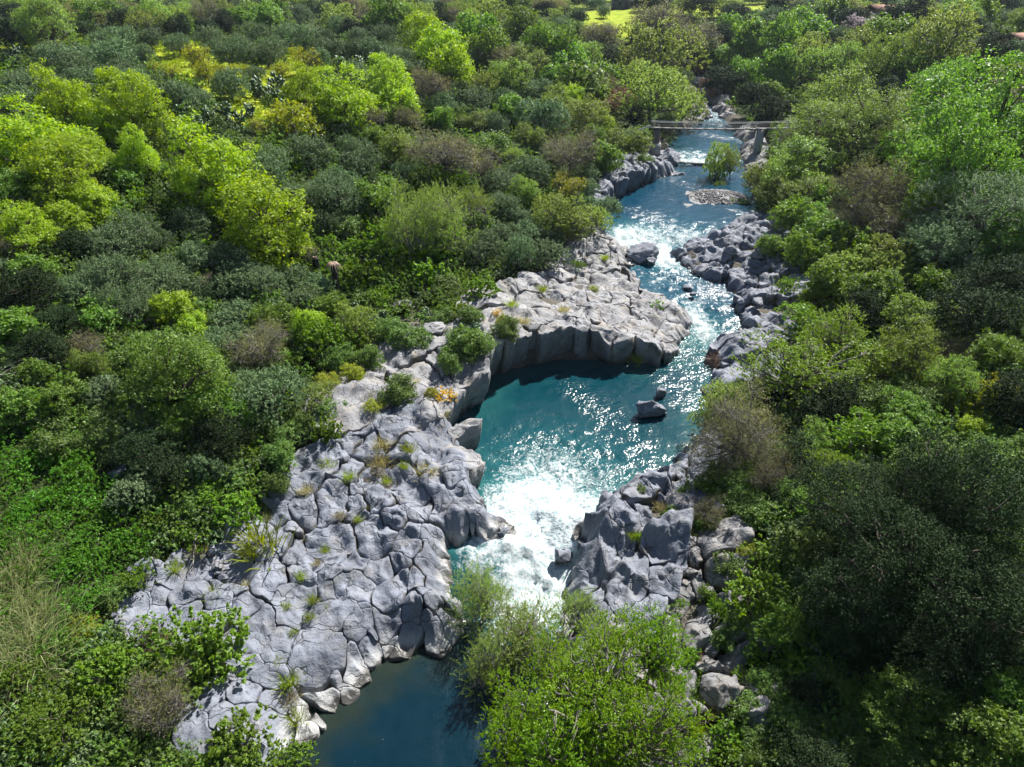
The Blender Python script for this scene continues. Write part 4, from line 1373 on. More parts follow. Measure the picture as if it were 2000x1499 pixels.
L, O, G, D, B, U, K_, P_, W_, S_, M_, Y_ = 'lime olive green oak brown budding pale poplar willow shrub macchia golden'.split()
TREES = {
    L: [(45, 275, 150), (115, 345, 110), (155, 290, 105), (130, 205, 110), (200, 240, 85), (252, 215, 110), (268, 298, 105), (415, 335, 150), (182, 388, 85), (510, 440, 140), (590, 185, 105), (662, 190, 115), (755, 155, 95),
        (768, 200, 80), (828, 62, 85), (862, 100, 80), (880, 128, 85), (45, 445, 120), (570, 470, 60), (455, 395, 80), (881, 40, 28), (1115, 200, 50), (1172, 235, 50), (1905, 842, 50), (1808, 412, 90), (330, 598, 85),
        (372, 632, 62), (600, 640, 62), (480, 470, 60), (120, 420, 70)],
    O: [(210, 70, 58), (245, 78, 54), (292, 72, 55), (345, 85, 58), (408, 76, 58), (468, 92, 60), (530, 85, 58), (592, 76, 56), (640, 84, 58), (690, 98, 58), (745, 74, 52), (700, 70, 50), (560, 62, 50), (500, 66, 50), (660, 52, 46),
        (122, 102, 90), (215, 112, 84), (150, 140, 88), (232, 142, 82), (190, 165, 88), (258, 155, 80), (445, 102, 80), (515, 106, 70), (276, 104, 52), (500, 140, 48), (450, 168, 72), (350, 184, 80), (385, 190, 56),
        (300, 190, 56), (35, 195, 92), (35, 152, 72), (72, 165, 78), (100, 190, 66), (620, 112, 60), (650, 100, 55), (725, 100, 60), (780, 105, 55), (520, 325, 90), (635, 372, 95), (600, 300, 70), (372, 430, 84), (235, 470, 100),
        (212, 530, 110), (298, 535, 90), (330, 565, 84), (490, 540, 92), (455, 550, 80), (440, 505, 80), (250, 600, 100), (448, 612, 84), (525, 765, 140), (588, 580, 62), (616, 556, 62), (690, 292, 66), (702, 330, 80), (665, 360, 76),
        (690, 396, 56), (920, 190, 62), (985, 190, 52), (1040, 165, 70), (1060, 225, 80), (965, 243, 50), (974, 352, 68), (979, 396, 58), (1031, 326, 60), (945, 482, 72), (1010, 494, 70), (1063, 495, 72), (1175, 402, 62), (1930, 415, 180),
        (1835, 478, 125), (1178, 23, 26), (590, 26, 46), (370, 26, 56), (330, 16, 44), (865, 205, 60), (640, 430, 60), (560, 380, 60), (380, 500, 70), (150, 560, 90), (560, 540, 56), (1010, 420, 50), (1120, 140, 50), (480, 660, 70),
        (880, 60, 44), (930, 110, 50), (800, 130, 46), (1330, 150, 40), (1860, 20, 50), (1500, 26, 50), (1560, 18, 46), (1610, 24, 50), (1660, 34, 50), (1760, 28, 50), (1900, 40, 60), (1960, 30, 60)],
    G: [(20, 350, 90), (760, 22, 90), (190, 26, 56), (520, 26, 58), (540, 12, 40), (1024, 48, 90), (1060, 84, 100), (1104, 96, 90), (940, 66, 80), (958, 92, 70), (1140, 170, 80), (1190, 148, 62), (1112, 128, 70), (1000, 215, 46),
        (350, 722, 190), (410, 800, 110), (126, 770, 82), (200, 610, 80), (70, 535, 66), (730, 390, 62), (1912, 245, 190), (1877, 318, 190), (1846, 160, 100), (1734, 55, 80), (1524, 86, 90), (1468, 92, 80), (1573, 62, 72), (1400, 100, 56),
        (1625, 385, 66), (1597, 452, 74), (1570, 492, 72), (1720, 566, 120), (1620, 562, 80), (1780, 800, 95), (1790, 1395, 160), (1930, 1452, 140), (1965, 1362, 110), (1667, 1334, 90), (1530, 1230, 90),
        (1602, 420, 54), (1980, 150, 70), (1960, 460, 90), (1430, 60, 50), (1840, 560, 80), (1950, 690, 90), (1640, 960, 70), (1080, 150, 60), (860, 230, 50), (1960, 1000, 80), (1700, 480, 70), (1780, 130, 70), (250, 340, 50), (1520, 140, 70), (1450, 140, 60)],
    D: [(20, 62, 66), (160, 62, 40), (280, 14, 42), (345, 52, 48), (400, 50, 48), (440, 42, 42), (690, 50, 44), (730, 60, 46), (862, 28, 46), (1068, 11, 30), (1130, 30, 36), (1195, 116, 46), (80, 680, 95), (60, 565, 100), (300, 880, 100),
        (330, 905, 80), (1730, 985, 250), (1890, 990, 290), (1800, 1110, 320), (1715, 1060, 150), (1730, 1170, 170), (1620, 785, 110), (1524, 772, 70), (1930, 612, 150), (1700, 605, 100), (1960, 540, 110), (1916, 116, 62), (1950, 84, 66),
        (1765, 157, 54), (1730, 182, 44), (1860, 1210, 260), (1730, 1200, 220), (1960, 1130, 200), (1580, 700, 60), (1980, 780, 110), (1560, 900, 90), (1470, 190, 70), (1500, 230, 60), (1420, 150, 60), (430, 860, 90), (1950, 1240, 160), (100, 620, 80),
        (1660, 1250, 90), (1720, 1290, 110), (1240, 230, 40), (150, 480, 70)],
    B: [(835, 165, 80), (1185, 168, 62), (1178, 58, 72), (1290, 38, 92), (1119, 288, 95), (874, 288, 135), (510, 672, 92), (163, 672, 78), (1720, 368, 150), (1740, 425, 110), (1450, 850, 170), (1860, 676, 100), (696, 22, 60), (897, 26, 50),
        (400, 22, 56), (420, 545, 60), (300, 1372, 130), (1352, 60, 110), (975, 105, 66), (790, 230, 60), (720, 225, 60), (1970, 200, 90), (1680, 420, 90), (30, 480, 70), (590, 490, 50), (1800, 720, 80), (940, 330, 60), (1390, 1000, 60), (1500, 920, 100), (1230, 110, 50)],
    U: [(1678, 238, 180), (1573, 298, 150), (1565, 335, 90), (1632, 124, 110), (1720, 128, 95), (1760, 210, 90), (1640, 195, 110), (1220, 275, 70), (1090, 200, 60), (770, 285, 75), (1030, 262, 60), (1590, 370, 90), (1520, 370, 80), (1765, 700, 130), (1870, 740, 100),
        (1820, 270, 90), (85, 42, 105), (1150, 110, 60), (1030, 120, 70), (995, 150, 60), (1800, 340, 90)],
    K_: [(290, 36, 66), (440, 16, 42), (665, 32, 60), (805, 26, 66), (955, 18, 68), (915, 42, 50), (940, 160, 62), (1140, 215, 90), (1290, 112, 105), (1285, 172, 140), (1335, 200, 66), (1242, 155, 66), (1842, 88, 110), (1820, 45, 80), (1680, 82, 62), (1570, 115, 78), (1105, 408, 110),
         (1160, 422, 66), (1120, 442, 56), (1418, 778, 88), (690, 632, 74), (612, 770, 72), (1482, 338, 66), (1403, 318, 44), (1430, 318, 40), (1550, 350, 100), (1760, 500, 90), (1740, 522, 80), (1085, 30, 28), (1000, 300, 40), (1590, 90, 50), (1660, 520, 80), (1380, 820, 60)],
    P_: [(1180, 1345, 250), (1010, 1405, 170), (1250, 1430, 210), (1270, 1255, 120), (1090, 1310, 150), (1110, 1470, 210), (1572, 695, 172), (1565, 615, 78), (1678, 835, 84), (1632, 905, 92), (1630, 645, 112)],  # broadleaf pair between pool and oak: poplar leaf colour stands in for sunlight
    W_: [(930, 1165, 115), (1020, 1225, 130), (1115, 1185, 80), (955, 1290, 120), (797, 430, 115), (874, 428, 95), (922, 388, 80), (1170, 1230, 80), (840, 400, 70)],
    S_: [(890, 603, 48), (250, 1140, 60), (275, 1120, 50), (88, 1400, 170), (30, 1330, 110), (1350, 1290, 46), (1390, 1330, 50), (1330, 1390, 40), (1420, 1440, 60), (1370, 1470, 60), (1480, 1280, 60), (1400, 1190, 40), (1330, 1180, 30), (965, 225, 36), (850, 472, 80), (905, 482, 54), (483, 890, 64), (640, 845, 62), (402, 1258, 150), (350, 1326, 150), (205, 1312, 125), (455, 1466, 150), (560, 1480, 90), (1496, 1168, 130), (1455, 1320, 44), (1440, 1390, 52), (1440, 1482, 64), (880, 1482, 80), (460, 1000, 70), (400, 960, 60),
         (1385, 1072, 34), (635, 660, 100), (1650, 500, 90), (560, 700, 50), (740, 580, 60), (700, 540, 70), (770, 530, 70), (890, 540, 60), (940, 560, 60), (700, 480, 70), (640, 480, 60), (750, 470, 70), (1130, 515, 30), (1310, 1000, 40), (1250, 955, 26), (1380, 1160, 40), (1340, 1330, 40), (690, 660, 60),
         (1370, 950, 50), (300, 1010, 60), (830, 540, 70), (1330, 960, 30), (330, 960, 70), (1600, 580, 60), (1540, 560, 50), (1480, 1090, 50), (1560, 1300, 60), (1250, 1050, 22)],
    M_: [(918, 616, 40), (862, 616, 40), (228, 1152, 54), (1460, 1380, 70), (1370, 1350, 40), (1310, 1440, 40), (1450, 1220, 60), (1500, 1480, 80), (930, 425, 52), (1070, 320, 44), (600, 572, 56), (560, 850, 60), (1760, 770, 140), (910, 665, 90), (880, 700, 60), (990, 640, 50), (1400, 372, 42), (870, 560, 60), (1240, 270, 50), (1300, 240, 40), (650, 800, 60), (760, 640, 60), (720, 700, 60), (800, 660, 60), (780, 760, 60), (540, 940, 50),
         (1410, 930, 70), (1440, 960, 80), (1480, 1000, 80), (1380, 1020, 60), (1430, 1100, 60), (1340, 1040, 40), (1420, 1250, 50), (1500, 1330, 70), (1560, 1420, 80), (1620, 1430, 80), (1480, 1440, 60), (660, 700, 60), (590, 820, 60), (450, 930, 60), (370, 990, 50), (1260, 310, 30), (1440, 400, 40), (1510, 400, 50)],
    Y_: [(1112, 358, 72), (1460, 1075, 42), (1420, 1345, 42), (1910, 780, 100), (1965, 770, 90), (690, 730, 50), (840, 770, 40), (1740, 720, 80), (560, 240, 90), (985, 625, 36), (640, 740, 50), (1900, 800, 60), (730, 790, 40), (160, 1230, 60), (500, 245, 40)],
    'rust': [(1215, 185, 56), (1370, 130, 30), (1385, 160, 30), (1190, 205, 46), (1395, 180, 26)],
    'fruit': [(382, 116, 82), (596, 116, 72), (400, 142, 60), (336, 142, 52), (440, 140, 44), (548, 138, 40), (300, 130, 40), (470, 132, 44)],
    'blossom': [(1680, 44, 42)],
    'twiggy': [(1398, 700, 62), (1372, 1290, 40), (310, 1250, 60)],
    'cypress': [(1099, 24, 11), (1110, 24, 10), (490, 14, 12)],
}
HR = {(1572, 695): 0.72, (1565, 615): 0.7, (1630, 645): 0.7, (1678, 835): 0.8, (1632, 905): 0.8, (1270, 1255): 1.3, (1403, 318): 2.3, (1430, 318): 2.0}
for kind, lst in TREES.items():
    for px, py, w in lst:
        plant(kind, px, py, w * (0.85 if kind == 'fruit' else 1.0 if (kind == O and py < 215) or KINDS[kind]['cat'] != 'tree' or w >= 200 else 1.0 if kind == L else 1.1), HR.get((px, py), 1.0))
print('hand placed', len(PLACED))

# fill the remaining gaps of the canopy, each region with the plants seen there
FILL = [([(0, 400), (600, 480), (700, 560), (560, 900), (300, 980), (0, 800)], [(O, 5), (D, 2), (G, 4), (M_, 4), (U, 1)], (55, 95), 60),
        ([(650, 120), (1000, 60), (1230, 150), (1220, 330), (1150, 460), (900, 520), (640, 460), (560, 260)], [(O, 4), (G, 5), (U, 2), (M_, 3), (S_, 3)], (38, 66), 90),
        ([(1440, 380), (1560, 250), (2000, 120), (2000, 700), (1700, 680), (1560, 560)], [(G, 3), (U, 3), (M_, 3), (D, 2), (K_, 1)], (60, 110), 45),
        ([(1420, 780), (1700, 640), (2000, 640), (2000, 1499), (1500, 1499), (1500, 1150)], [(D, 5), (M_, 5), (G, 2), (U, 1)], (75, 140), 45),
        ([(1230, 70), (1420, 60), (1560, 80), (1540, 230), (1420, 160), (1230, 130)], [(B, 2), (G, 3), (D, 3), (M_, 2)], (36, 60), 26),
        ([(0, 20), (800, 10), (800, 110), (0, 60)], [(O, 6), (D, 2), (G, 2), (K_, 1)], (36, 54), 34),
        ([(800, 10), (1130, 20), (1130, 60), (800, 60)], [(O, 3), (G, 3), (D, 2), (K_, 1)], (30, 46), 16),
        ([(1450, 20), (2000, 30), (2000, 110), (1500, 80)], [(O, 5), (G, 2), (U, 2), (D, 1)], (36, 60), 30)]
rf = np.random.default_rng(99)
HOUSES = [(1219, 12, 26), (1718, 14, 32), (556, 12, 14), (1978, 62, 24)]
for poly, mix, (w0, w1), n in FILL:
    a = np.array(poly)
    names = [m for m, c in mix for _ in range(c)]
    got = 0
    for _ in range(n * 25):
        if got >= n:
            break
        px, py = rf.uniform(a[:, 0].min(), a[:, 0].max()), rf.uniform(a[:, 1].min(), a[:, 1].max())
        if not poly_mask(np.array([px]), np.array([py]), poly)[0]:
            continue
        w = rf.uniform(w0, w1)
        if 270 < px < 670 and 100 < py < 255:
            continue
        if any(abs(px - hx) < hw_ + w * 0.4 and hy - 12 < py < hy + 34 for hx, hy, hw_ in HOUSES):
            continue
        if any((px - q[0]) ** 2 + ((py - q[1]) * 1.2) ** 2 < (0.36 * (w + min(q[2], 150))) ** 2 for q in PLACED):
            continue
        t = solve(px, py, w, 0.5)
        d = ray(px, py)
        x, y = np.array([d[0] * t]), np.array([d[1] * t])
        if meadow_mask(x, y)[0] or (abs(x[0]) < 168 and y[0] < 298 and bil(GD, x, y)[0] < 2.0):
            continue
        plant(names[int(rf.integers(len(names)))], px, py, w)
        got += 1
print('with fill', len(PLACED))


# ------------------------------------------------------------------ uncountable cover: undergrowth, brambles, grass, far woods
def scatter(name, pts, scl, sources, label):
    n = len(pts)
    r = np.random.default_rng(len(name) * 7 + n)
    me = bpy.data.meshes.new(name)
    me.vertices.add(n)
    me.vertices.foreach_set('co', np.asarray(pts, np.float32).ravel())
    for k, v in (('sc', scl), ('rz', r.uniform(0, 6.283, n))):
        a = me.attributes.new(k, 'FLOAT', 'POINT')
        a.data.foreach_set('value', np.asarray(v, np.float32))
    a = me.attributes.new('pick', 'INT', 'POINT')
    a.data.foreach_set('value', r.integers(0, len(sources), n).astype(np.int32))
    o = link(name, me)
    tag(o, label, None, None, 'stuff')
    ng = bpy.data.node_groups.new(name, 'GeometryNodeTree')
    ng.interface.new_socket('Geometry', in_out='INPUT', socket_type='NodeSocketGeometry')
    ng.interface.new_socket('Geometry', in_out='OUTPUT', socket_type='NodeSocketGeometry')
    gi, go = ng.nodes.new('NodeGroupInput'), ng.nodes.new('NodeGroupOutput')
    jn = ng.nodes.new('GeometryNodeJoinGeometry')

    def named(k, t):
        q = ng.nodes.new('GeometryNodeInputNamedAttribute')
        q.data_type = t
        q.inputs['Name'].default_value = k
        return q.outputs['Attribute']
    rz, s_, pk = named('rz', 'FLOAT'), named('sc', 'FLOAT'), named('pick', 'INT')
    cx = ng.nodes.new('ShaderNodeCombineXYZ')
    ng.links.new(rz, cx.inputs['Z'])
    for k, src in enumerate(sources):
        cmp = ng.nodes.new('FunctionNodeCompare')
        cmp.data_type = 'INT'
        cmp.operation = 'EQUAL'
        ia = [i for i in cmp.inputs if i.type == 'INT']
        ng.links.new(pk, ia[0])
        ia[1].default_value = k
        oi = ng.nodes.new('GeometryNodeObjectInfo')
        oi.transform_space = 'ORIGINAL'
        oi.inputs['Object'].default_value = src
        oi.inputs['As Instance'].default_value = True
        ip = ng.nodes.new('GeometryNodeInstanceOnPoints')
        ng.links.new(gi.outputs[0], ip.inputs['Points'])
        ng.links.new(cmp.outputs[0], ip.inputs['Selection'])
        ng.links.new(oi.outputs['Geometry'], ip.inputs['Instance'])
        ng.links.new(cx.outputs[0], ip.inputs['Rotation'])
        ng.links.new(s_, ip.inputs['Scale'])
        ng.links.new(ip.outputs[0], jn.inputs[0])
    ng.links.new(jn.outputs[0], go.inputs[0])
    md = o.modifiers.new('scatter', 'NODES')
    md.node_group = ng
    return o


def source(name, me):
    return bpy.data.objects.new(name, me)      # mesh data holder for the scatter, never linked to the scene


def clump_source(name, mat, seed, n=420, leaf=.09, asp=.6, hgt=.45):
    r = np.random.default_rng(seed)
    lob = lobes_of(r, 7, (.5, .5, hgt), (.16, .26), -0.05)
    V, F = crown_leaves(r, lob, n, leaf, asp, .06, 10, .45, 0.06, 0, .3)
    V[:, 2] += 0.12
    return source(name, mesh_np(name, V, [F], M[mat]))


def grass_mesh(name, mat, seed, n=160, h=1.0, spread=.35, wid=.03, lean=.5):
    r = np.random.default_rng(seed)
    b = np.column_stack([r.normal(0, spread * .4, (n, 2)), np.zeros(n)])
    dr = np.column_stack([r.normal(0, lean, (n, 2)) + b[:, :2] * 1.2, np.ones(n)])
    dr /= np.linalg.norm(dr, axis=1)[:, None]
    ln = h * r.uniform(.5, 1.1, n)
    side = np.cross(dr, unit(r, n))
    side /= np.linalg.norm(side, axis=1)[:, None]
    m = b + dr * (ln * .55)[:, None]
    tip = b + dr * ln[:, None]
    tip[:, 2] -= ln * .18
    w = wid * r.uniform(.6, 1.3, n)[:, None]
    V = np.stack([b - side * w * .5, b + side * w * .5, m + side * w * .5, m - side * w * .5, tip], 1).reshape(-1, 3)
    i = np.arange(n) * 5
    return mesh_np(name, V, [np.stack([i, i + 1, i + 2, i + 3], 1), np.stack([i + 3, i + 2, i + 4], 1)], M[mat])


# points over the slopes in view, denser near the camera
def cover_points(n, cond, seed):
    r = np.random.default_rng(seed)
    px = r.uniform(-120, 2120, n)
    py = r.uniform(0, 1600, n)
    # march all sight lines together
    dx = (px - 1000) / FPX
    bb = -(py - 749.5) / FPX
    dy = CP + bb * SP
    dz = -SP + bb * CP
    t = np.full(n, 8.0)
    hit = np.zeros(n, bool)
    for _ in range(330):
        z = CAM_H + dz * t
        g = bil(GS, dx * t, dy * t)
        hit |= z < g
        t = np.where(hit, t, t * 1.0125)
        if hit.all():
            break
    x, y = dx * t, dy * t
    ok = hit & (np.abs(x) < 165) & (y < 295)
    x, y, px, py = x[ok], y[ok], px[ok], py[ok]
    d = bil(GD, x, y)
    wp = bil(GW, x, y)
    k = cond(x, y, d, wp, px, py)
    x, y = x[k], y[k]
    j = r.normal(0, .5, (2, len(x)))
    x, y = x + j[0], y + j[1]
    return np.column_stack([x, y, bil(GS, x, y) - 0.05]), np.hypot(x, y)


BRAM = [(-200, 820), (120, 830), (250, 940), (330, 1040), (280, 1150), (190, 1210), (140, 1300), (-200, 1300)]
IVY = [(560, 400), (780, 460), (760, 600), (640, 560), (600, 480)]
_SB = np.array(SLABS)


def on_rock(x, y):
    r = np.zeros(len(x), bool)
    for i in range(0, len(x), 4000):
        D = np.hypot(x[i:i + 4000, None] - _SB[None, :, 0], y[i:i + 4000, None] - _SB[None, :, 1]) / _SB[None, :, 2]
        r[i:i + 4000] = D.min(1) < 1.25
    return r


und = lambda x, y, d, wp, px, py: (d > 1.2) & ~on_rock(x, y) & ~meadow_mask(x, y)
pts, dist = cover_points(17000, lambda x, y, d, wp, px, py: und(x, y, d, wp, px, py) & ~poly_mask(px, py, BRAM), 1)
us = [clump_source('scrub_clump', 'macchia', 1), clump_source('scrub_clump', 'macchia', 2), clump_source('scrub_clump', 'green', 3), clump_source('scrub_clump', 'olive', 4, leaf=.08, asp=.35), clump_source('scrub_clump', 'shrub', 5)]
ru = np.random.default_rng(12)
scatter('undergrowth', pts, ru.uniform(0.8, 2.0, len(pts)) * (0.8 + dist / 120), us, 'low mixed scrub covering the gorge slopes between the trees')
pts, dist = cover_points(9000, lambda x, y, d, wp, px, py: (d > 1.5) & ~on_rock(x, y) & (poly_mask(px, py, BRAM) | poly_mask(px, py, IVY)), 2)
bs = [clump_source('bramble_clump', 'bramble', 11 + k, 700, .05, .75, .35) for k in range(3)]
scatter('bramble_thicket', pts, ru.uniform(0.9, 2.1, len(pts)), bs, 'bright green bramble thicket spilling down the bank')
# meadow grass
mp_ = []
rg_ = np.random.default_rng(3)
for p in MEADOWS[:3]:
    a = np.array(p)
    q = rg_.uniform(a.min(0), a.max(0), (2600, 2))
    mp_.append(q[poly_mask(q[:, 0], q[:, 1], p)])
mp_ = np.vstack(mp_)
gs = [source('meadow_tuft', grass_mesh('meadow_tuft', 'grass', 21 + k, 60, .5, .9, .07, .8)) for k in range(2)]
scatter('meadow_grass', np.column_stack([mp_, zsurf(mp_[:, 0], mp_[:, 1])]), rg_.uniform(.5, 1.2, len(mp_)), gs, 'sunlit yellow-green grass of the plateau meadow')
# woods and groves too far to count
fa = np.random.default_rng(17)
fx, fy = fa.uniform(-700, 700, 9000), fa.uniform(150, 900, 9000)
fpx, fpy, _ = to_px(fx, fy, 22.0)
dd_ = np.where((np.abs(fx) < 168) & (fy < 298), bil(GD, fx, fy), 60)
k = (fpx > -150) & (fpx < 2150) & (fpy < 48) & ~meadow_mask(fx, fy) & (dd_ > 12) & (fbm(p3(fx, fy, 1 / 45.0), 2, 88) > -0.22)
for hx, hy, hw_ in HOUSES:
    k &= ~((np.abs(fpx - hx) < hw_ + 14) & (fpy > hy - 9) & (fpy < hy + 30))
fx, fy = fx[k], fy[k]
ty_ = fbm(p3(fx, fy, 1 / 30.0), 2, 55)
for nm, sel, src, lab in (('far_olive_grove', ty_ < 0.05, [(O, 0, 0), (O, 1, 0), (D, 0, 0)], 'distant grey-green olive groves on the far plain'),
                          ('far_woodland', ty_ >= 0.05, [(G, 0, 0), (K_, 0, 0), (U, 0, 0), (B, 0, 0), (D, 1, 0)], 'distant mixed green woodland on the far plain')):
    ss = [source('far_crown', proto(*q)[0]) for q in src]
    scatter(nm, np.column_stack([fx[sel], fy[sel], zsurf(fx[sel], fy[sel]) - 0.6]), fa.uniform(6, 10.5, sel.sum()), ss, lab)
# ------------------------------------------------------------------ cactus, grass tufts, broom, reeds, dead wood
def foot(px, py):
    """ground point seen at that pixel"""
    t = solve(px, py, 0.0, 0.0)
    d = ray(px, py)
    x, y = d[0] * t, d[1] * t
    return np.array([x, y, float(zsurf(x, y)[0])]), t


def cactus_mesh(seed):
    r = np.random.default_rng(seed)
    mb = MB()
    nodes = [(np.array([r.normal(0, .12), r.normal(0, .12), -0.05]), np.array([0, 0, 1.0]), 0) for _ in range(6)]
    k = 0
    while nodes and k < 70:
        p, dv, lev = nodes.pop(0)
        k += 1
        L = r.uniform(.16, .26)
        dv = dv / np.linalg.norm(dv)
        side = np.cross(dv, unit(r, 1)[0])
        side /= np.linalg.norm(side)
        nn = np.cross(dv, side)
        a = np.arange(8) * math.pi / 4
        ring = p + dv * L * .5 + np.outer(np.cos(a) * L * .32, side) + np.outer(np.sin(a) * L * .5, dv)
        c = p + dv * L * .5
        V = np.vstack([ring, c + nn * .022, c - nn * .022])
        T = [[i, (i + 1) % 8, 8] for i in range(8)] + [[(i + 1) % 8, i, 9] for i in range(8)]
        mb.add(V, T=T)
        if lev < 4:
            for _ in range(int(r.integers(1, 4))):
                nd = dv * .7 + r.normal(0, .55, 3) + np.array([0, 0, .25])
                nodes.append((p + dv * L * .9 + side * r.normal(0, .05), nd, lev + 1))
    return mb.mesh('prickly_pear', M['cactus'])


CACT = [cactus_mesh(300 + k) for k in range(4)]
for k, (px, py, w) in enumerate([(68, 70, 44), (500, 172, 50), (524, 182, 46), (440, 216, 46), (470, 236, 46), (412, 226, 44), (380, 240, 46), (490, 214, 40), (545, 166, 46), (552, 190, 50), (672, 126, 40), (700, 123, 38), (732, 118, 36), (217, 758, 66),
                                 (240, 770, 50), (820, 646, 34), (795, 642, 30), (925, 642, 34), (690, 600, 34), (750, 615, 34), (832, 612, 30), (32, 112, 46), (62, 160, 46), (360, 215, 40), (590, 215, 40), (655, 575, 26), (645, 600, 30)]):
    p, t = foot(px, py + w * 0.4)
    s = w * t / FPX
    root = bpy.data.objects.new('prickly_pear', None)
    COL.objects.link(root)
    root.location = p
    root.rotation_euler = (0, 0, k * 1.3)
    root.scale = (s, s, s)
    o = bpy.data.objects.new('pads', CACT[k % 4])
    COL.objects.link(o)
    o.parent = root
    ITEMS.append((root, 'blue-green prickly pear cactus', 'cactus', px, py, 'prickly pears of the gorge'))

TUFT = [grass_mesh('grass_tuft', 'grass', 400 + k, 150, 1.0, .5, .025, .4) for k in range(2)] + [grass_mesh('grass_tuft', 'drygrass', 410 + k, 150, .9, .6, .025, .55) for k in range(2)]
for k, (px, py, w, dry) in enumerate([(515, 1045, 70, 0), (562, 1320, 44, 0), (566, 1350, 40, 1), (580, 1392, 44, 0), (612, 1165, 26, 0), (606, 1200, 24, 0), (666, 1000, 24, 1), (742, 892, 40, 1), (832, 910, 36, 1), (545, 1285, 26, 0), (495, 1070, 40, 0), (655, 1128, 24, 0), (420, 1150, 34, 0),
                                      (480, 1140, 30, 1), (745, 860, 36, 1), (800, 868, 34, 0), (1270, 1062, 30, 1), (1335, 1335, 36, 1), (1240, 1040, 26, 0), (680, 925, 30, 0), (635, 1070, 22, 0), (590, 1120, 24, 0), (700, 1010, 20, 0), (560, 1180, 22, 0), (1160, 560, 20, 0), (1180, 500, 20, 0), (1100, 600, 22, 1),
                                      (1020, 620, 30, 1), (1000, 590, 26, 0), (1060, 560, 22, 0), (940, 700, 30, 1), (720, 760, 34, 1), (800, 740, 34, 1), (860, 800, 30, 1), (640, 900, 32, 0), (600, 950, 30, 1), (1390, 1380, 40, 1), (1360, 1420, 36, 0), (340, 1100, 40, 0), (390, 1065, 36, 1), (700, 1190, 16, 0), (620, 1095, 18, 1),
                                      (575, 1230, 20, 0), (640, 1180, 18, 0), (755, 935, 22, 0), (790, 905, 22, 0), (715, 985, 18, 1), (1210, 1000, 20, 1), (1290, 985, 26, 1), (1200, 690, 20, 0), (1245, 695, 30, 0)]):
    p, t = foot(px, py + w * 0.4)
    s = w * t / FPX * (1.1 if w > 60 else 0.85)
    o = bpy.data.objects.new('grass_tuft', TUFT[2 * dry + k % 2])
    COL.objects.link(o)
    o.location = p
    o.rotation_euler = (0, 0, k * 2.1)
    o.scale = (s, s, s)
    ITEMS.append((o, 'dry straw-coloured grass tuft' if dry else 'green tuft of long grass', 'grass tuft', px, py, 'grass tufts in the rock joints'))

KINDS['broom'] = dict(KINDS['shrub'], desc='yellow flowering broom bush', name='broom_bush', mat='broom', n=2200, leaf=.05)
KINDS['reedy'] = KINDS['shrub']
for px, py, w in [(868, 772, 44), (972, 610, 24), (880, 660, 14), (740, 792, 22), (645, 735, 20)]:
    plant('broom', px, py, w, 0.8)
REED = [grass_mesh('cane_clump', 'reed', 500 + k, 700, 1.0, .75, .010, .5) for k in range(2)]
for k, (px, py, w) in enumerate([(12, 1150, 90), (40, 1230, 100), (5, 1290, 90), (70, 1180, 70), (25, 1080, 80), (60, 1300, 70)]):
    p, t = foot(px, py + w * 0.4)
    s = w * t / FPX * 1.1
    o = bpy.data.objects.new('cane_clump', REED[k % 2])
    COL.objects.link(o)
    o.location, o.rotation_euler, o.scale = p, (0, 0, k * 1.1), (s, s, s)
    ITEMS.append((o, 'pale clump of giant cane', 'cane', px, py, 'canes at the left edge'))


def dead_branch(name, a, b, rad, seed, mat, sub=7, spread=.35):
    r = np.random.default_rng(seed)
    mb = MB()
    a, b = np.array(a), np.array(b)
    p = limb(mb, r, a, b, rad, rad * .3, 6, 6, .1)
    L = np.linalg.norm(b - a)
    for _ in range(sub):
        q = p[r.integers(1, len(p))]
        e = q + (b - a) * r.uniform(.2, .5) + r.normal(0, spread * L * .5, 3) * np.array([1, 1, .6])
        p2 = limb(mb, r, q, e, rad * .4, rad * .1, 4, 4, .12)
        for _ in range(3):
            q2 = p2[r.integers(1, len(p2))]
            limb(mb, r, q2, q2 + (e - q) * .4 + r.normal(0, spread * L * .2, 3), rad * .16, rad * .05, 3, 3, .12)
    return link(name, mb.mesh(name, M[mat], True))


for k, (x0, y0, x1, y1, h0, h1, rad, nm, ds, mt, sub) in enumerate([
        (335, 1008, 386, 1056, .5, .25, .16, 'fallen_log', 'pale fallen log lying between brambles and rocks', 'deadwood', 2),
        (-60, 790, 78, 752, 0.8, 1.4, .04, 'dead_branch', 'bare pale dead branches reaching in at the left edge', 'deadwood', 9),
        (-40, 830, 70, 840, 0.9, 0.8, .035, 'dead_branch', 'drooping bare dead branch above the brambles', 'deadwood', 8),
        (240, 1290, 310, 1230, .3, 1.2, .06, 'dead_branch', 'bleached dead twigs at the edge of the green bushes', 'deadwood', 7),
        (430, 1418, 556, 1352, .35, .35, .035, 'cane_stalk', 'fallen straw-coloured cane stalk on the lava slabs', 'drywood', 0),
        (1500, 1320, 1440, 1400, .3, .9, .05, 'dead_branch', 'thin bare branch lying over the stony bank', 'deadwood', 5),
        (1970, 250, 1990, 150, 1.0, 7.0, .14, 'dead_tree', 'bare dark snag rising above the trees at the right edge', 'bark', 10)]):
    if mt == 'drywood':
        M.setdefault('drywood', plain_mat('dry_cane', (0.30, 0.24, 0.12), (0.42, 0.34, 0.18), 8))
    a, _ = foot(x0, y0)
    b, _ = foot(x1, y1)
    if nm == 'dead_tree':
        b = a + np.array([1.0, 0.5, 0])
    a[2] += h0
    b[2] += h1
    o = dead_branch(nm, a, b, rad, 600 + k, mt, sub)
    ITEMS.append((o, ds, nm.split('_')[-1], x0 + 20, y0, None))


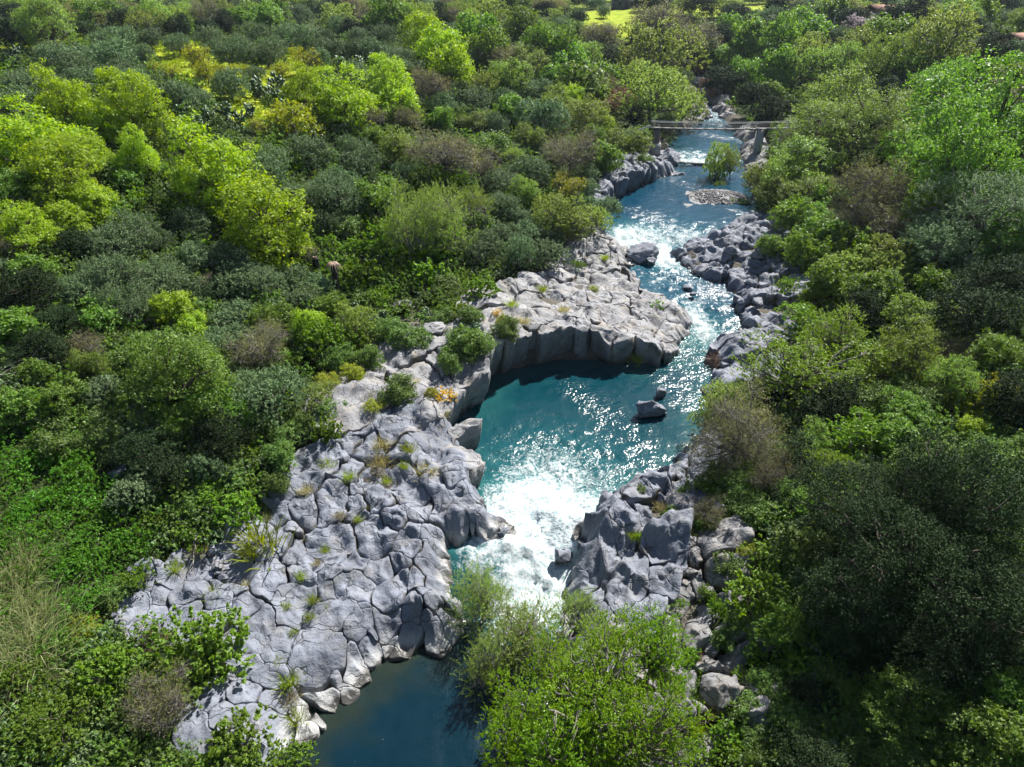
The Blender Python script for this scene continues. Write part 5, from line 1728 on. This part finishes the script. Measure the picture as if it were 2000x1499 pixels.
# ------------------------------------------------------------------ two dead palm trunks
def palm(px, py, hpx, crown, desc):
    p, t = foot(px, py)
    h = hpx * t / FPX / math.cos(R(26))
    w = 11 * t / FPX / 2
    root = bpy.data.objects.new('dead_palm', None)
    COL.objects.link(root)
    root.location = p
    mb = MB()
    zz = np.linspace(-0.4, h, 16)
    rad = w * (1 + 0.10 * (np.arange(16) % 2)) * np.linspace(0.92, 1.12, 16)
    mb.tube(np.column_stack([np.sin(zz * .5) * .06, np.zeros(16), zz]), rad, 12)
    link('trunk', mb.mesh('palm_trunk', M['palmbark'], False), root)
    r = np.random.default_rng(int(px))
    nf = 22 if crown else 5
    for k in range(nf):
        a = k * 2.399 + r.normal(0, .1)
        Lf = (2.1 if crown else .5) * r.uniform(.7, 1.1) * w / .25 * .5
        tt = np.linspace(0, 1, 6)
        rr_ = Lf * tt * .8
        z = h + 0.25 * w / .25 * np.sin(tt * 2.0) - Lf * .75 * tt ** 2
        c = np.column_stack([np.cos(a) * rr_, np.sin(a) * rr_, z])
        sd_ = np.array([-math.sin(a), math.cos(a), 0])
        ww = (w * .34) * (1 - tt * .75)
        V = np.vstack([c + sd_ * ww[:, None] + [0, 0, -.03], c + [0, 0, .04], c - sd_ * ww[:, None] + [0, 0, -.03]])
        Qf = [[i, i + 1, 6 + i + 1, 6 + i] for i in range(5)] + [[6 + i, 6 + i + 1, 12 + i + 1, 12 + i] for i in range(5)]
        link('frond', mesh_np('frond', V, [np.array(Qf)], M['frond']), root)
    ITEMS.append((root, desc, 'palm', px, py, None))


palm(659, 578, 60, True, 'black dead palm trunk topped by drooping dry fronds')
palm(621, 545, 38, False, 'shorter black palm trunk without fronds beside the fronded one')

# ------------------------------------------------------------------ footbridge
A0, A1 = at(1283, 244, 10.9), at(1552, 248, 10.9)
BY = (A0[1] + A1[1]) / 2
bridge = bpy.data.objects.new('footbridge', None)
COL.objects.link(bridge)
zg = float(zsurf(A0[0], BY)[0])
bridge.location = (A0[0], BY, zg)


def bpart(name, mb, mat):
    me = mb.mesh(name, M[mat])
    o = link(name, me, bridge)
    o.location = (-A0[0], -BY, -zg)
    return o


xl, xr, zd = A0[0] - 1.2, A1[0] + 1.0, 10.6
sag = lambda x: -0.25 * math.sin(math.pi * (x - xl) / (xr - xl))
mb = MB()
xs = np.linspace(xl, xr, 15)
for a, b in zip(xs[:-1], xs[1:]):
    mb.box(((a + b) / 2, BY, zd + sag((a + b) / 2)), (b - a + .02, 1.0, .12))
bpart('deck', mb, 'darksteel')
for sy in (-.5, .5):
    mb = MB()
    mb.tube([(x, BY + sy, zd + .98 + sag(x)) for x in xs], [.06] * 15, 6)
    bpart('handrail', mb, 'steel')
    mb = MB()
    mb.tube([(x, BY + sy, zd + .5 + sag(x)) for x in xs], [.03] * 15, 5)
    bpart('cable', mb, 'darksteel')
    for x in np.linspace(xl + .3, xr - .3, 17):
        mb = MB()
        mb.box((x, BY + sy, zd + .47 + sag(x)), (.06, .06, 1.05))
        bpart('railing_post', mb, 'darksteel')
mb = MB()
mb.tube([(xl, BY, zd + .3), (xl - 2.5, BY - .3, zd - .5), (xl - 5, BY - .5, zd - 1.6)], [.12, .12, .12], 6)
bpart('approach_rail', mb, 'steel')
mb = MB()
mb.tube([(A0[0], BY, zg + 1.6), (A0[0], BY, zd - .1)], [.62, .58], 14)
bpart('brick_pier', mb, 'brick')
mb = MB()
mb.box((A0[0], BY, (zg - .6 + zg + 1.6) / 2), (1.55, 1.55, 2.2))
bpart('pier_base', mb, 'concrete')
pr = at(1465, 290, 6.4)
mb = MB()
mb.box((pr[0], BY, (4.8 + zd - .1) / 2), (1.25, .8, zd - .1 - 4.8))
bpart('concrete_pier', mb, 'concrete')
fr = at(1515, 275, 8.4)
for dx in (-.5, .5):
    mb = MB()
    mb.box((fr[0] + dx, BY, (7 + zd) / 2), (.16, .16, zd - 7))
    bpart('frame_post', mb, 'concrete')
mb = MB()
mb.box((fr[0], BY, 8.6), (.84, .12, .14))
bpart('frame_beam', mb, 'concrete')
ITEMS.append((bridge, 'narrow grey footbridge on piers crossing the upper river', 'bridge', 1400, 245, None))

# low weir sill across the upper river
w0, w1 = at(1322, 318, 5.3), at(1402, 324, 5.3)
mb = MB()
n_ = 12
for k in range(n_):
    f = (k + .5) / n_
    c = w0 + (w1 - w0) * f
    mb.box((c[0], c[1] + .15 * math.sin(k * 2.2), 5.05), ((w1[0] - w0[0]) / n_ * 1.02, .5 + .1 * math.sin(k), .85 + .05 * math.sin(k * 3)))
o = link('weir', mb.mesh('weir', M['brick']))
ITEMS.append((o, 'low weir sill across the river below the footbridge', 'weir', 1360, 320, None))

# gravel bar with pebbles
gc = at(1400, 385, 5.0)
u, v = np.meshgrid(np.linspace(-1, 1, 30), np.linspace(-1, 1, 30))
rr2 = np.sqrt(u ** 2 + v ** 2).ravel()
gxx, gyy = gc[0] + u.ravel() * 5.6, gc[1] + v.ravel() * 5.0
gz = 5.0 + 0.55 * (1 - sm(rr2)) * 1.3 - 0.12 + fbm(p3(gxx, gyy, .8), 3, 5) * .18
ii, jj = np.meshgrid(np.arange(29), np.arange(29), indexing='ij')
Qg = np.stack([ii * 30 + jj, ii * 30 + jj + 1, (ii + 1) * 30 + jj + 1, (ii + 1) * 30 + jj], -1).reshape(-1, 4)
z0_ = np.zeros(900)
tag(link('gravel_bar', mesh_np('gravel_bar', np.column_stack([gxx, gyy, gz]), [Qg], M['rockdark'], True, attrs={'joint': z0_, 'bleach': z0_, 'wet': z0_})), kind='structure')
rp_ = np.random.default_rng(71)
pv, pf = boulder_mesh(900, False)
V1, F1 = ico(1)
peb = [source('pebble', mesh_np('pebble', V1 * np.array([1, .8, .6]) * (1 + .2 * fbm(V1 * 2 + k, 2, k))[:, None], [F1], M['rockdark'], True, attrs={'joint': np.zeros(len(V1)), 'bleach': np.zeros(len(V1)), 'wet': np.zeros(len(V1))})) for k in range(3)]
a_ = rp_.uniform(0, 6.283, 900)
q_ = np.sqrt(rp_.uniform(0, .62, 900))
sx, sy = gc[0] + np.cos(a_) * q_ * 5.6, gc[1] + np.sin(a_) * q_ * 5.0
scatter('gravel', np.column_stack([sx, sy, 5.0 + 0.55 * (1 - sm(q_)) * 1.3 - 0.08]), rp_.uniform(.06, .24, 900), peb, 'brown gravel covering the bar below the bridge')


# ------------------------------------------------------------------ far houses and poles
def house(px, py, wpx, depth_m, wall_h, roof_h, wallmat, desc, rz=0.0, chimney=False):
    p, t = foot(px, py)
    w = wpx * t / FPX
    root = bpy.data.objects.new('house', None)
    COL.objects.link(root)
    root.location = p
    root.rotation_euler = (0, 0, rz)
    mb = MB()
    mb.box((0, 0, wall_h / 2 - .5), (w, depth_m, wall_h + 1))
    link('wall', mb.mesh('wall', M[wallmat]), root)
    hw, hd = w / 2 + .4, depth_m / 2 + .4
    V = [[-hw, -hd, wall_h], [hw, -hd, wall_h], [hw, hd, wall_h], [-hw, hd, wall_h], [-hw, 0, wall_h + roof_h], [hw, 0, wall_h + roof_h]]
    V += [[a, b, c + .18] for a, b, c in V]
    mb = MB()
    mb.add(V, [[6, 7, 11, 10], [8, 9, 10, 11], [0, 1, 7, 6], [2, 3, 9, 8], [0, 4, 5, 1], [4, 3, 2, 5]], [[0, 6, 10], [0, 10, 4], [3, 4, 10], [3, 10, 9], [1, 5, 11], [1, 11, 7], [2, 8, 11], [2, 11, 5]])
    rf_ = link('roof', mb.mesh('roof', M['tile']), root)
    if chimney:
        mb = MB()
        mb.box((w * .25, .3, wall_h + roof_h + .3), (.6, .6, 1.4))
        link('chimney', mb.mesh('chimney', M['render']), rf_)
    for k in range(2):
        mb = MB()
        mb.box((-w * .25 + k * w * .5, -depth_m / 2 - .02, wall_h * .55), (.9, .08, 1.2))
        link('window', mb.mesh('window', M['window']), root)
    mb = MB()
    mb.box((0, -depth_m / 2 - .03, 1.0), (1.0, .08, 2.0))
    link('door', mb.mesh('door', M['darkwood']), root)
    ITEMS.append((root, desc, 'house', px, py, None))


house(1219, 19, 46, 6, 3.6, 1.4, 'stonewall', 'dark stone farmhouse with tiled roof behind the green field', 0.05, True)
house(1718, 44, 56, 9, 2.6, 1.8, 'render', 'low house with pink tiled roof in the upper right', 0.25)
house(556, 18, 24, 6, 2.8, 1.3, 'render', 'small red-roofed house far behind the olive grove', -0.2)
house(1978, 104, 40, 6, 2.2, 1.2, 'render', 'tiled roof half hidden by trees at the right edge', 0.3)


def pole(px, py, hpx, desc):
    p, t = foot(px, py)
    h = hpx * t / FPX
    root = bpy.data.objects.new('utility_pole', None)
    COL.objects.link(root)
    root.location = p
    mb = MB()
    mb.tube([(0, 0, -.5), (0, 0, h * .5), (0, 0, h)], [.16, .14, .1], 8)
    link('post', mb.mesh('post', M['deadwood']), root)
    mb = MB()
    mb.box((0, 0, h - .5), (1.5, .12, .12))
    link('crossarm', mb.mesh('crossarm', M['darkwood']), root)
    for dx in (-.6, 0, .6):
        mb = MB()
        mb.tube([(dx, 0, h - .44), (dx, 0, h - .2)], [.06, .04], 6)
        link('insulator', mb.mesh('insulator', M['concrete']), root)
    ITEMS.append((root, desc, 'utility pole', px, py, None))


pole(1555, 62, 40, 'slim utility pole standing among the plateau groves')
pole(1623, 72, 34, 'nearer utility pole with crossarm by the blossoming tree')

# ------------------------------------------------------------------ air
mb = MB()
mb.box((0, 1000, 30), (2600, 2100, 70))
hm = bpy.data.materials.new('haze_air')
hm.use_nodes = True
hn = hm.node_tree
for n in list(hn.nodes):
    hn.nodes.remove(n)
ho = hn.nodes.new('ShaderNodeOutputMaterial')
hv = hn.nodes.new('ShaderNodeVolumePrincipled')
hv.inputs['Color'].default_value = (0.72, 0.84, 1.0, 1)
hv.inputs['Density'].default_value = 0.0001
hv.inputs['Anisotropy'].default_value = 0.2
hn.links.new(hv.outputs[0], ho.inputs['Volume'])
hz = link('haze', mb.mesh('haze', hm))
hz['kind'] = 'stuff'
hz['label'] = 'thin blue haze in the air over the far plain'

# ------------------------------------------------------------------ labels
PLACES = [(60, 60, 'on the far upper left plateau'), (230, 110, 'in the grove left of the meadow'), (430, 60, 'in the grove behind the meadow'), (450, 150, 'in the sunlit meadow'), (640, 80, 'in the grove right of the meadow'),
          (70, 290, 'in the elm stand at the left edge'), (280, 250, 'among the elms below the meadow'), (620, 210, 'below the cactus hedge'), (480, 420, 'on the slope under the elms'), (60, 520, 'at the left edge of the slope'),
          (280, 560, 'on the dark slope left of the palms'), (570, 570, 'beside the dead palm trunks'), (350, 760, 'in the shady hollow above the brambles'), (90, 740, 'at the left edge above the brambles'), (150, 950, 'in the bramble thicket'),
          (580, 800, 'at the upper end of the lava slabs'), (430, 1010, 'between brambles and lava slabs'), (350, 1300, 'left of the lower lava slabs'), (60, 1380, 'in the lower left corner'), (540, 1460, 'beside the dark lower pool'),
          (700, 1100, 'on the lava slabs'), (840, 120, 'on the ridge right of the meadow'), (800, 270, 'on the slope below the ridge'), (800, 480, 'uphill of the pale shelf'), (900, 660, 'on the rim of the pool'), (1100, 570, 'on the pale rock shelf'),
          (1050, 100, 'on the left ridge toward the bridge'), (1040, 240, 'on the left slope facing the bridge'), (1050, 400, 'uphill of the upper rapids'), (1250, 250, 'left of the footbridge'), (1410, 340, 'on the gravel bar below the bridge'),
          (1340, 90, 'where the gorge bends away'), (1540, 90, 'on the plateau beyond the bridge'), (1640, 250, 'on the slope right of the bridge'), (1840, 70, 'in the upper right corner'), (1900, 260, 'at the right edge of the upper slope'),
          (1600, 430, 'above the far grey shelf'), (1850, 470, 'on the middle of the right slope'), (1570, 650, 'right of the narrow channel'), (1770, 710, 'on the shaded right slope'), (1950, 780, 'at the right edge of the shaded slope'),
          (1420, 830, 'on the right bank of the pool'), (1650, 900, 'between pool and dark oak'), (1800, 1100, 'in the dark oak shade'), (1430, 1090, 'above the stony bank'), (1440, 1330, 'on the stony bank'), (1840, 1400, 'in the lower right corner'),
          (1600, 1300, 'in the shade beside the stony bank'), (1100, 1330, 'in front of the rapids'), (980, 30, 'on the far plain'), (1180, 30, 'near the stone farmhouse'), (1480, 520, 'on the far grey shelf'), (1240, 1040, 'on the sculpted rocks by the rapids')]
ORD = 'first second third fourth fifth sixth seventh eighth ninth tenth eleventh twelfth thirteenth fourteenth fifteenth sixteenth seventeenth eighteenth'.split()
from collections import Counter, defaultdict
tot = Counter(i[1] for i in ITEMS)
cl = defaultdict(list)
for it in ITEMS:
    o, ds, cat, px, py, grp = it
    o['category'] = cat
    if grp:
        o['group'] = grp
    if tot[ds] == 1 and len(ds.split()) >= 6:
        o['label'] = ds
        continue
    pl = min(PLACES, key=lambda q: (q[0] - px) ** 2 + 1.6 * (q[1] - py) ** 2)[2]
    if cat == 'boulder':
        pl = ''
    cl[(ds, pl)].append(it)
for (ds, pl), lst in cl.items():
    lst.sort(key=lambda i: i[3])
    for k, it in enumerate(lst):
        t_ = (ds + ' ' + pl).strip()
        if len(lst) > 1:
            t_ += ', ' + (ORD[k] if k < len(ORD) else 'last') + ' from left'
        it[0]['label'] = t_
